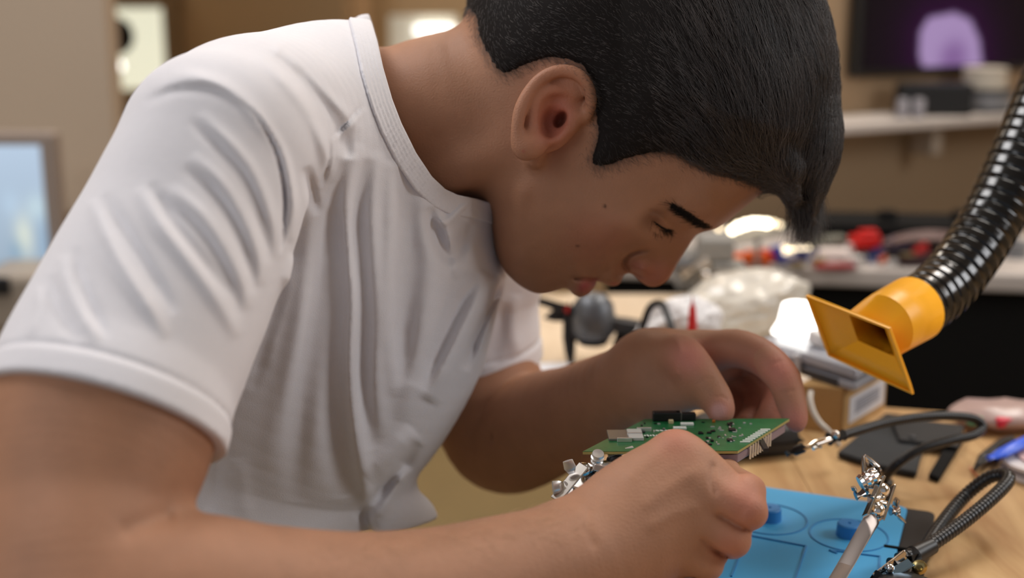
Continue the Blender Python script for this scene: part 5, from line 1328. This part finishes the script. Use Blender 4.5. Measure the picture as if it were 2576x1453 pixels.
for s_ in [((1880, 1346), (2028, 1374)), ((2028, 1374), (1996, 1470)), ((2086, 1384), (2214, 1400)), ((2214, 1400), (2206, 1470)), ((2086, 1384), (2106, 1392)), ((1880, 1346), (1840, 1450))]: ridge(*s_)
tag(MB().box(mp_(.012, .075, .0062), (.030, .003, .003), Rmat, bev=.001).build('black_pin', m_matte), 'short black pin on the mat base beside the gooseneck', 'pin')

# ------------------------------------------------------------------ circuit board
zb = .8385
bA, bB, bC, bD = [at_height(x, y, zb) for x, y in ((1466, 1136), (1856, 1134), (1986, 1053), (1652, 1062))]
bD = bA + (bC - bB) * 1.0
bu, bv = (bB - bA), (bC - bB)
board = thing('circuit_board', bA, 'green circuit board held between both hands', 'circuit board')
def bp(u, v, z=0.0): return bA + bu * u + bv * v + Vector((0, 0, z))
o = MB(); o.add([bp(0, 0, -.0016), bp(1, 0, -.0016), bp(1, 1, -.0016), bp(0, 1, -.0016), bp(0, 0), bp(1, 0), bp(1, 1), bp(0, 1)], [(3, 2, 1, 0), (4, 5, 6, 7), (0, 1, 5, 4), (1, 2, 6, 5), (2, 3, 7, 6), (3, 0, 4, 7)])
sub = o.build('board_core', mat('board_edge', (176, 160, 96), rough=.5), board)
o = MB(); o.add([bp(0, 0, 0), bp(1, 0, 0), bp(1, 1, 0), bp(0, 1, 0), bp(0, 0, .0003), bp(1, 0, .0003), bp(1, 1, .0003), bp(0, 1, .0003)], [(3, 2, 1, 0), (4, 5, 6, 7), (0, 1, 5, 4), (1, 2, 6, 5), (2, 3, 7, 6), (3, 0, 4, 7)])
o.build('solder_mask', mat('green_mask', (34, 104, 60), rough=.32, noise=.12, nscale=220, coat=.3), board)
def bbox_(u, v, su, sv, h, m, nm, rot=0.0, z=.0003, par=None):
    c_ = bp(u, v, z + h / 2); Rm = Matrix.Rotation(math.atan2(bu.y, bu.x) + rot, 3, 'Z')
    return MB().box(c_, (su, sv, h), Rm, bev=min(su, sv, h) * .15).build(nm, m, par or board)
m_sold = mat('solder', (222, 222, 218), rough=.25, metal=.7); m_chip = mat('chip_black', (24, 24, 26), rough=.35); m_sil3 = mat('silkscreen', (232, 235, 228), rough=.6)
m_can = mat('shield_can', (150, 146, 140), rough=.35, metal=.7)
bbox_(.055, .45, .015, .016, .0014, m_can, 'shield_can')
bbox_(.155, .45, .009, .016, .0020, mat('connector_white', (196, 196, 190), rough=.4), 'connector')
for k in range(3): bbox_(.155, .28 + k * .16, .009, .0014, .0026, m_sold, 'contact_row')
bbox_(.17, .95, .018, .005, .006, m_black, 'socket'); bbox_(.235, .86, .003, .003, .0022, mat('beige_part', (200, 184, 140), rough=.5), 'button'); bbox_(.25, .95, .0040, .0040, .0060, m_can, 'switch'); bbox_(.31, .96, .010, .004, .005, m_black, 'socket')
rg = np.random.default_rng(5)
for k in range(44):       # small parts by the thumb tip
    if k < 24: u, v = rg.uniform(.66, .88), rg.uniform(.16, .46)
    else: u, v = rg.uniform(.56, .80), rg.uniform(.50, .92)
    if rg.random() < .35: bbox_(u, v, rg.uniform(.0014, .0034), rg.uniform(.001, .0022), rg.uniform(.0006, .0012), m_chip, 'chip', rg.choice([0, 1.57]))
    else: bbox_(u, v, rg.uniform(.001, .0028), rg.uniform(.0008, .0013), .0006, m_sold, 'resistor', rg.choice([0, 1.57]))
bbox_(.74, .62, .0042, .0042, .0011, m_chip, 'chip'); bbox_(.84, .30, .0034, .0034, .0010, m_chip, 'chip')
for k in range(16):
    u, v = rg.uniform(.03, .45), rg.uniform(.30, .9); bbox_(u, v, rg.uniform(.001, .0026), rg.uniform(.0008, .0014), .0006, m_sold if rg.random() < .6 else m_chip, 'resistor', rg.choice([0, 1.57]))
for k in range(9):        # two lines of white silkscreen marks, too small to read
    bbox_(.215 + k * .014, .62 + .008 * (k % 2), .0011, .0018, .0001, m_sil3, 'silkscreen_mark'); bbox_(.20 + k * .013, .46 + .01 * (k % 3), .0010, .0018, .0001, m_sil3, 'silkscreen_mark')
for k in range(8): bbox_(.335 + .022 * (k % 4), .80 - .13 * (k // 4), .0020, .0028, .0014, m_sil3, 'connector_pin')
for k in range(9):        # header: solder pads on top, pins below
    v = .24 + .048 * k
    bbox_(.962, v, .0062, .0008, .0007, m_sil3, 'solder_pad')
    MB().box(bp(1.0, v, -.0060), (.0010, .0010, .0085)).build('header_pin', m_sold, board)
MB().box(bp(1.0, .44, -.0031), (.0030, .031, .0022), Matrix.Rotation(math.atan2(bu.y, bu.x), 3, 'Z')).build('header_strip', m_chip, board)
bbox_(.52, .88, .0018, .0016, .0016, mat('copper_bead', (214, 120, 50), rough=.3, metal=.6), 'copper_bead')
o = MB(); o.add([bp(.60, .05, -.0085), bp(.985, .05, -.0085), bp(.985, .97, -.0085), bp(.60, .97, -.0085), bp(.60, .05, -.0034), bp(.985, .05, -.0034), bp(.985, .97, -.0034), bp(.60, .97, -.0034)], [(3, 2, 1, 0), (4, 5, 6, 7), (0, 1, 5, 4), (1, 2, 6, 5), (2, 3, 7, 6), (3, 0, 4, 7)])
o.build('display_module', mat('mauve_film', (150, 128, 134), rough=.25), board, bev=.0006)
for u, v in ((.64, .12), (.93, .12), (.93, .9), (.64, .9)): MB().cyl(bp(u, v, -.0036), bp(u, v, -.0015), .0014, 10).build('spacer', m_chip, board)

# ------------------------------------------------------------------ helping hands
def plate(p0_, p1_, n_, w, t, m, nm, par):
    p0_, p1_ = Vector(p0_), Vector(p1_); d_ = (p1_ - p0_); L_ = d_.length; d_.normalize(); n_ = Vector(n_); n_ = (n_ - d_ * n_.dot(d_)).normalized(); s_ = d_.cross(n_)
    R_ = Matrix((d_, s_, n_)).transposed()
    return MB().box((p0_ + p1_) / 2, (L_ + w * .8, w, t), R_, bev=min(w, t) * .3).build(nm, m, par)
def wing(c_, axis, up, m, par, s=1.0):
    c_ = Vector(c_); ax_ = Vector(axis).normalized(); up = Vector(up).normalized()
    w_ = MB().cyl(c_ - ax_ * .003 * s, c_ + ax_ * .003 * s, .0030 * s, 14).build('wing_nut', m, par, smooth=True)
    for sg in (-1, 1):
        a_ = c_ + up * sg * .0028 * s; b_ = c_ + up * sg * .0095 * s + ax_ * .0045 * s
        o_ = MB().tube([a_, a_.lerp(b_, .5), b_], [.0020 * s, .0034 * s, .0028 * s], 10, flat=.42, up=ax_).build('wing', m, w_, smooth=True)
    return w_
def clip_jaws(base, tip, par, m, side):
    base, tip, side = Vector(base), Vector(tip), Vector(side).normalized(); d_ = tip - base
    for sg in (-1, 1):
        pts_ = [base + side * sg * .0036, base.lerp(tip, .35) + side * sg * .0046, base.lerp(tip, .75) + side * sg * .0022, tip + side * sg * .0005]
        MB().tube(pts_, [.0022, .0030, .0024, .0012], 10, flat=.6).build('jaw', m, par, smooth=True)
    for k in range(5):
        c_ = base.lerp(tip, .62 + .08 * k); MB().box(c_, (.0010, .0010, .0022)).build('tooth', m, par)
    MB().cyl(base.lerp(tip, .22) - side * .0058, base.lerp(tip, .22) + side * .0058, .0014, 10).build('pivot', m, par)
hh = thing('helping_hand', P(2060, 1600, .80), 'steel helping-hand rod with a clip standing over the blue mat', 'helping hand')
r0, r1 = P(2060, 1535, .752), P(2192, 1308, .80)
MB().cyl(r0, r1, .0049, 24).build('rod', mat('brushed_steel', (190, 180, 176), rough=.3, metal=1.0), hh, smooth=True)
MB().tube([r1, P(2203, 1288, .802)], [.0036, .0034], 18).build('rod_neck', m_chrome, hh, smooth=True)
vn = Vector((1, .25, .1))
plate(P(2182, 1285, .795), P(2214, 1212, .803), vn, .0090, .0016, m_chrome, 'side_plate', hh); plate(P(2220, 1300, .803), P(2242, 1236, .811), vn, .0090, .0016, m_chrome, 'side_plate', hh)
MB().cyl(P(2188, 1256, .799), P(2232, 1268, .806), .0022, 12).build('cross_bolt', m_chrome, hh); MB().ball(P(2205, 1283, .80), .0052, 10).build('ball_joint', m_chrome, hh, smooth=True); MB().ball(P(2218, 1232, .806), .0050, 10).build('ball_joint', m_chrome, hh, smooth=True)
wing(P(2163, 1243, .797), (1, .2, .3), (.5, 0, -.2), m_steel, hh, .95); wing(P(2250, 1284, .812), (1, .2, 0), (.3, .2, -.8), m_steel, hh, .95); wing(P(2182, 1222, .80), (1, .4, .2), (.2, .2, .9), m_steel, hh, .9)
MB().tube([P(2216, 1228, .806), P(2200, 1195, .805), P(2190, 1180, .805)], [.003, .0034, .003], 12).build('clip_stem', m_chrome, hh, smooth=True)
MB().lathe(P(2186, 1205, .802), Vector((1, .2, .5)), [(.0050, -.006), (.0058, -.004), (.0048, -.003), (.0058, -.001), (.0048, .001), (.0058, .003), (.0046, .005)], 18).build('knurled_screw', m_chrome, hh, smooth=True)
clip_jaws(P(2200, 1200, .805), P(2174, 1145, .806), hh, m_steel, (1, .2, .4))
MB().ball(r0, .006, 8).build('base_joint', m_steel, hh); MB().lathe((r0.x, r0.y, TABLE + .0005), (0, 0, 1), [(.022, 0), (.022, .006), (.008, .009)], 28).build('foot', m_black, hh, smooth=True)

h2 = thing('helping_hand', P(1450, 1300, .775), 'steel clamp with wing nuts gripping the left end of the board', 'helping hand')
vn2 = Vector((.8, .5, .1))
plate(P(1404, 1248, .765), P(1462, 1178, .772), (.7, .6, .5), .0070, .0014, m_steel, 'side_plate', h2); plate(P(1428, 1254, .775), P(1486, 1182, .782), (.7, .6, .5), .0085, .0014, m_steel, 'side_plate', h2)
MB().cyl(P(1420, 1218, .768), P(1462, 1232, .780), .0020, 12).build('cross_bolt', m_chrome, h2); MB().ball(P(1412, 1242, .77), .0042, 10).build('ball_joint', m_chrome, h2, smooth=True); MB().ball(P(1468, 1180, .777), .0044, 10).build('ball_joint', m_chrome, h2, smooth=True)
m_nickelw = mat('bright_nickel', (244, 242, 238), rough=.3, metal=.7)
wn1 = MB().tube([P(1438, 1190, .768), P(1434, 1176, .767), P(1428, 1158, .766)], [.0020, .0036, .0030], 12, flat=.45, up=(0, 1, 0)).build('wing_nut', m_nickelw, h2, smooth=True)
wn2 = MB().tube([P(1418, 1220, .766), P(1406, 1223, .765), P(1391, 1226, .764)], [.0022, .0038, .0042], 12, flat=.45, up=(0, 1, 0)).build('wing_nut', m_nickelw, h2, smooth=True)
MB().tube([P(1480, 1182, .778), P(1512, 1172, .780), P(1560, 1162, .783), P(1590, 1150, .786)], [.0026, .0030, .0028, .0026], 12).build('clamp_arm', m_steel, h2, smooth=True)
MB().box(P(1512, 1174, .776), (.0095, .006, .0048), Matrix.Rotation(.25, 3, 'Y'), bev=.0008).build('clamp_block', m_nickelw, h2)
MB().lathe(P(1503, 1150, .775), Vector((.1, -.5, 1)), [(.0024, -.0042), (.0037, -.0038), (.0037, -.0026), (.0028, -.0020), (.0028, -.0012), (.0040, -.0008), (.0040, .0006), (.0030, .0010), (.0030, .0018), (.0037, .0022), (.0034, .0036), (.001, .0040)], 20).build('thumb_wheel', m_nickelw, h2, smooth=True)
MB().tube([P(1530, 1146, .780), P(1560, 1138, .781), P(1592, 1126, .784)], [.0016, .0018, .0014], 10).build('upper_jaw', m_nickelw, h2, smooth=True)
MB().ball(P(1548, 1158, .782), .0046, 10, (1.2, .7, 1)).build('spring', m_black, h2, smooth=True)
MB().tube([P(1486, 1190, .782), P(1540, 1198, .784), P(1580, 1215, .79), P(1604, 1290, .80)], [.0034, .0042, .0042, .004], 12).build('support_arm', mat('steel_blue_reflection', (120, 150, 176), rough=.2, metal=1), h2, smooth=True)  # bluish reflection of the mat put into the steel colour
q = P(1604, 1290, .80); MB().cyl(q, (q.x, q.y, TABLE + .0085), .004, 14).build('post', m_steel, h2); MB().lathe((q.x, q.y, TABLE + .0070), (0, 0, 1), [(.011, 0), (.011, .004), (.005, .006)], 24).build('foot', m_black, h2, smooth=True)

def goose(pts_, r_, pitch, name, m, par, amp=.10):
    cp = spline(pts_, 10); L_ = np.r_[0, np.cumsum(np.linalg.norm(np.diff(cp, axis=0), axis=1))]; n_ = int(L_[-1] / pitch * 4)
    t = np.linspace(0, L_[-1], n_); q_ = np.stack([np.interp(t, L_, cp[:, k]) for k in range(3)], 1)
    rr = r_ * (1 + amp * np.cos(t / pitch * 2 * math.pi))
    return MB().tube([Vector(v) for v in q_], list(rr), 16).build(name, m, par, smooth=True)
m_hosebk = mat('gooseneck_black', (20, 21, 24), rough=.32, spec=.55)
g1 = thing('gooseneck_clip', P(2290, 1453, .83), 'black gooseneck with a steel clip looping at the lower right', 'gooseneck')
goose([P(2262, 1408, .80), P(2300, 1392, .805), P(2352, 1362, .815), P(2420, 1315, .83), P(2485, 1262, .845), P(2528, 1220, .858), P(2537, 1200, .866), P(2520, 1193, .874), P(2480, 1205, .88), P(2420, 1255, .880), P(2360, 1330, .858), P(2318, 1400, .830), P(2292, 1460, .802), P(2280, 1520, .776)], .0044, .0032, 'hose', m_hosebk, g1, .06)
MB().tube([P(2246, 1424, .797), P(2300, 1396, .804), P(2345, 1372, .812)], [.0058, .0062, .0050], 18).build('sleeve', m_black, g1, smooth=True)
MB().tube([P(2285, 1392, .802), P(2290, 1420, .802)], [.0064, .0064], 16).build('collar_ring', m_black, g1, smooth=True)
MB().lathe(P(2312, 1424, .796), Vector((-.2, -1, .2)), [(.0040, 0), (.0046, .002), (.0030, .0032), (.0018, .0032), (.0014, .001)], 20).build('brass_screw', mat('brass', (196, 176, 120), rough=.25, metal=1), g1, smooth=True)
plate(P(2210, 1450, .79), P(2272, 1402, .797), (.3, -1, .2), .0075, .0016, m_steel, 'clip_plate', g1); plate(P(2222, 1454, .786), P(2284, 1418, .793), (.3, -.4, 1), .006, .0014, mat('steel_blue_reflection', (120, 150, 176)), 'clip_plate', g1)
MB().ball(P(2238, 1428, .788), .0030, 8).build('rivet', m_chrome, g1, smooth=True); MB().tube([P(2215, 1448, .788), P(2185, 1475, .785)], [.0045, .0030], 12).build('clip_tip', m_black, g1, smooth=True)
q = P(2280, 1520, .776); MB().lathe((q.x, q.y, TABLE + .0005 + .0070), (0, 0, 1), [(.018, 0), (.018, .006), (.006, .009)], 24).build('foot', m_black, g1, smooth=True); 
g2_ = thing('gooseneck_clip', P(2240, 1190, .96), 'black gooseneck loop ending in a bright steel clip above the bench', 'gooseneck')
goose([P(2110, 1098, .90), P(2160, 1082, .91), P(2230, 1062, .925), P(2320, 1048, .94), P(2400, 1046, .95), P(2450, 1053, .955), P(2472, 1072, .955), P(2450, 1094, .95), P(2390, 1108, .945), P(2320, 1128, .94), P(2268, 1158, .938), P(2235, 1190, .945), P(2222, 1212, .957)], .0033, .0026, 'hose', m_hosebk, g2_, .05)
MB().tube([P(2085, 1104, .895), P(2122, 1094, .90)], [.0046, .0042], 16).build('collar_ring', m_black, g2_, smooth=True); MB().ball(P(2102, 1092, .892), .0030, 8).build('screw_head', m_chrome, g2_, smooth=True)
MB().tube([P(2016, 1128, .885), P(2050, 1116, .888), P(2088, 1103, .893)], [.0030, .0036, .0026], 14, flat=.7).build('clip_body', m_chrome, g2_, smooth=True)
MB().tube([P(2045, 1128, .885), P(2065, 1122, .887)], [.0014, .0014], 8).build('spring_lever', m_chrome, g2_)
MB().tube([P(1979, 1141, .882), P(2000, 1134, .884), P(2020, 1126, .886)], [.0022, .0034, .0034], 14).build('rubber_tip', m_black, g2_, smooth=True)
q = P(2222, 1212, .957); MB().lathe((q.x, q.y, TABLE + .0004), (0, 0, 1), [(.007, 0), (.007, .003), (.005, .004)], 24).build('foot', m_black, g2_, smooth=True)

# ------------------------------------------------------------------ flat things lying on the bench
def flat(name, pxs, z0, z1, m, label=None, cat=None, par=None, bev=.001):
    v = [at_height(x, y, TABLE + z1) for x, y in pxs]; nn = len(v); o = MB()
    o.add([Vector((q.x, q.y, TABLE + z0)) for q in v] + v, [list(range(nn)), list(range(nn, 2 * nn))] + [(i, (i + 1) % nn, nn + (i + 1) % nn, nn + i) for i in range(nn)])
    o = o.build(name, m, par, bev=bev)
    if label: tag(o, label, cat)
    return o
m_pouch = mat('dark_fabric', (38, 40, 42), rough=.75, noise=.1, nscale=50)
po = thing('fabric_pouch', T(2250, 1120), 'flat dark fabric pouch lying open on the bench', 'pouch')
flat('pouch_body', [(2106, 1134), (2165, 1085), (2228, 1036), (2330, 1050), (2346, 1082), (2318, 1140), (2306, 1186), (2215, 1168)], .0004, .006, m_pouch, par=po, bev=.002)
flat('flap', [(2240, 1052), (2330, 1056), (2426, 1068), (2412, 1122), (2330, 1112), (2262, 1104)], .0064, .009, mat('dark_flap', (24, 25, 27), rough=.6), par=po)
MB().ball(at_height(2296, 1098, TABLE + .010), .0028, 8, (1, 1, .5)).build('snap_button', m_dgrey, po, smooth=True)
flat('rubber_strip', [(2395, 1090), (2430, 1092), (2362, 1200), (2336, 1190)], .0004, .005, m_matte, 'black rubber strip lying right of the pouch', 'strip')
pl_ = thing('cutting_pliers', T(2490, 1150), 'dark pliers lying beside the blue tweezers', 'pliers')
for w_ in ([(2452, 1180), (2470, 1150), (2520, 1112), (2546, 1104)], [(2460, 1172), (2498, 1140), (2530, 1132), (2560, 1120)]):
    MB().tube([T(x, y, .006) for x, y in w_], [.0015, .003, .0036, .003], 10).build('handle', m_black, pl_, smooth=True)
MB().ball(T(2475, 1150, .006), .0045, 8, (1, 1, .6)).build('pivot', m_dgrey, pl_, smooth=True)
tw_ = thing('tweezers', T(2530, 1130), 'bright blue angled tool handle at the right edge', 'tool')
MB().tube([T(2486, 1152, .014), T(2520, 1140, .016), T(2560, 1120, .018), T(2600, 1102, .018)], [.003, .0052, .0056, .0054], 12, flat=.7).build('handle', mat('bright_blue', (52, 98, 226), rough=.35), tw_, smooth=True)
MB().tube([T(2510, 1146, .012), T(2508, 1150, .002)], [.003, .003], 10).build('stand_loop', mat('bright_blue', (52, 98, 226)), tw_)
ro = thing('solder_reel', T(2560, 1190), 'white reel with a pink core at the right edge', 'reel')
q = T(2562, 1190)
MB().lathe(q + Vector((.018, 0, .0004)), (0, 0, 1), [(.030, 0), (.030, .0025), (.020, .003), (.0195, .0075), (.030, .008), (.030, .0105), (.010, .011)], 36).build('flange', mat('reel_white', (214, 206, 204), rough=.4), ro, smooth=True)
MB().lathe(q + Vector((.018, 0, .0115)), (0, 0, 1), [(.018, 0), (.018, .0015)], 30).build('core_label', mat('pale_pink', (206, 170, 166), rough=.5), ro, smooth=True)
bg_ = thing('small_parts_bag', T(2510, 1065), 'clear bag with red and green bits at the right edge', 'bag')
bb = MB(); bmb = bmesh.new(); bmesh.ops.create_icosphere(bmb, subdivisions=3, radius=1)
from mathutils import noise as _ns
qb2 = T(2520, 1072)
for v in bmb.verts: v.co = Vector((v.co.x * .045, v.co.y * .028, v.co.z * .010 * (1 + .5 * _ns.noise(v.co * 3)))) + qb2 + Vector((0, 0, .011))
bb.add([v.co for v in bmb.verts], [[v.index for v in f.verts] for f in bmb.faces]); bmb.free()
bb.build('bag_film', mat('pink_clear_film', (196, 168, 160), rough=.3, trans=.3), bg_, smooth=True)
MB().box(qb2 + Vector((-.002, -.022, .012)), (.026, .008, .008), Matrix.Rotation(.2, 3, 'Z'), bev=.002).build('red_bit', mat('crimson_bright', (206, 40, 66), rough=.4), bg_)
MB().box(qb2 + Vector((-.030, -.020, .012)), (.012, .008, .007), Matrix.Rotation(.1, 3, 'Z'), bev=.002).build('green_bit', mat('mint', (92, 160, 122), rough=.5), bg_)
MB().box(qb2 + Vector((.024, -.012, .014)), (.016, .010, .008), Matrix.Rotation(-.2, 3, 'Z'), bev=.002).build('red_bit', m_red, bg_)
for i_, w_ in enumerate(([(2440, 1175), (2452, 1190), (2475, 1205), (2500, 1200)], [(2500, 1195), (2520, 1188), (2545, 1198), (2570, 1196)])):
    tag(MB().tube(spline([T(x, y, .0012) for x, y in w_], 5), .0009, 6).build('copper_wire', mat('copper', (196, 120, 80), rough=.4), None, smooth=True), ['short bent copper wire left of the white reel', 'copper wire end against the white reel'][i_], 'wire')
# device at the bottom edge, resting on the mat
bo = thing('soldering_tool', P(1600, 1500, .70), 'white and black pen tool peeping in at the bottom edge', 'tool')
MB().tube([P(1566, 1462, .70), P(1630, 1458, .70), P(1684, 1460, .70)], [.0045, .0048, .0044], 16).build('white_barrel', mat('tool_white', (222, 216, 210), rough=.35), bo, smooth=True)
MB().tube([P(1478, 1466, .70), P(1500, 1463, .70), P(1566, 1462, .70)], [.0040, .0050, .0050], 16).build('black_grip', m_black, bo, smooth=True)
MB().tube([P(1684, 1460, .70), P(1698, 1464, .70)], [.0040, .0022], 14).build('steel_collar', m_chrome, bo, smooth=True)
MB().tube([P(1698, 1464, .70), P(1778, 1460, .70)], [.0020, .0032], 12).build('black_tip', m_black, bo, smooth=True)
q = P(1600, 1500, .70); MB().cyl(P(1600, 1466, .70), (q.x, q.y, TABLE + .002), .003, 12).build('stand', m_black, bo)

# ------------------------------------------------------------------ fume extractor: yellow nozzle and black corrugated hose
fe = thing('fume_extractor', P(2300, 800, .86), 'yellow fume extractor nozzle on a black corrugated hose', 'fume extractor')
m_yel = mat('yellow_plastic', (255, 180, 34), rough=.38, spec=.45, sss=.0)
rA, rD, rC, rB = P(2031, 745, .868), P(2236, 826, .835), P(2294, 988, .868), P(2086, 893, .905)
rim = [rA, rD, rC, rB]
def sq_ring(c4, n=8):
    out = []
    for i in range(4):
        a_, b_ = c4[i], c4[(i + 1) % 4]; out += [a_.lerp(b_, k / n) for k in range(n)]
    return out
def circ_ring(c_, axis, r_, ref, n=32):
    ax_ = Vector(axis).normalized(); x = (Vector(ref) - Vector(c_)); x = (x - ax_ * x.dot(ax_)).normalized(); y = ax_.cross(x)
    return [Vector(c_) + x * r_ * math.cos(2 * math.pi * k / n) + y * r_ * math.sin(2 * math.pi * k / n) for k in range(n)]
h_dir = (P(2400, 715, .91) - P(2235, 812, .862)).normalized()
cB, cE = P(2222, 822, .872), P(2300, 776, .90)
def match(ring, refring):
    best = None
    for rev in (False, True):
        r_ = ring[::-1] if rev else ring
        for s_ in range(len(r_)):
            rr = r_[s_:] + r_[:s_]; e = sum((a_ - b_).length_squared for a_, b_ in zip(rr[::4], refring[::4]))
            if best is None or e < best[0]: best = (e, rr)
    return best[1]
R0 = sq_ring(rim); thr_c = (rA + rB + rC + rD) / 4
R1 = [v.lerp(P(2218, 826, .868), .70) for v in R0]
cyl0 = match(circ_ring(P(2226, 818, .872), h_dir, .0200, rA), [v for v in R0])
cyl1 = match(circ_ring(P(2246, 806, .879), h_dir, .0205, rA), cyl0)
cyl2 = match(circ_ring(cE, h_dir, .0212, rA), cyl1)
outer = [R0, [a_.lerp(b_, .45) + (thr_c - P(2226, 818, .872)) * 0 for a_, b_ in zip(R0, R1)], [a_.lerp(b_, .8) for a_, b_ in zip(R0, R1)], cyl0, cyl1, cyl2]
o = MB().rings(outer, cap=False)
noz = o.build('nozzle', m_yel, fe); sm_ = noz.modifiers.new('wall', 'SOLIDIFY'); sm_.thickness = .0018; sm_.offset = 1
noz.data.shade_smooth()
try: noz.data.set_sharp_from_angle(angle=math.radians(28))
except Exception: pass
o = MB(); NR = len(R0)
rimv = [[v + (v - thr_c).normalized() * k1 + h_dir * k2 for v in R0] for k1, k2 in ((-.0014, -.0006), (.0010, -.0008), (.0012, .0012), (-.0012, .0012))]
o.rings(rimv, cap=False); o.f += [[3 * NR + i, 3 * NR + (i + 1) % NR, (i + 1) % NR, i] for i in range(NR)]
o.build('rim', m_yel, fe)
# hose
hp = [P(2292, 781, .897), P(2330, 757, .91), P(2380, 716, .925), P(2440, 640, .94), P(2490, 560, .95), P(2530, 480, .955), P(2565, 400, .96), P(2600, 320, .965), P(2640, 220, .97), P(2690, 80, .975), (P(2720, -60, .98))]
cpn = spline(hp, 12); L_ = np.r_[0, np.cumsum(np.linalg.norm(np.diff(cpn, axis=0), axis=1))]
pitch = .0100; n_ = int(L_[-1] / pitch) * 10; t = np.linspace(0, L_[-1], n_)
q_ = np.stack([np.interp(t, L_, cpn[:, k]) for k in range(3)], 1)
ph_ = (t / pitch) % 1; pr_ = np.clip(np.minimum(ph_, 1 - ph_) / .11, 0, 1); pr_ = pr_ * pr_ * (3 - 2 * pr_)
rad_ = .0186 + .0027 * pr_ + np.interp(t, [0, .05, .15], [0, .0004, .0012])
ho = MB().tube([Vector(v) for v in q_], list(rad_), 40).build('corrugated_hose', mat('hose_gloss', (14, 15, 17), rough=.16, spec=.7), fe)
ho.data.shade_smooth()
MB().tube([P(2720, -60, .98), P(2790, -60, 1.0)], [.022, .022], 24).build('hose_coupling', m_black, fe, smooth=True)
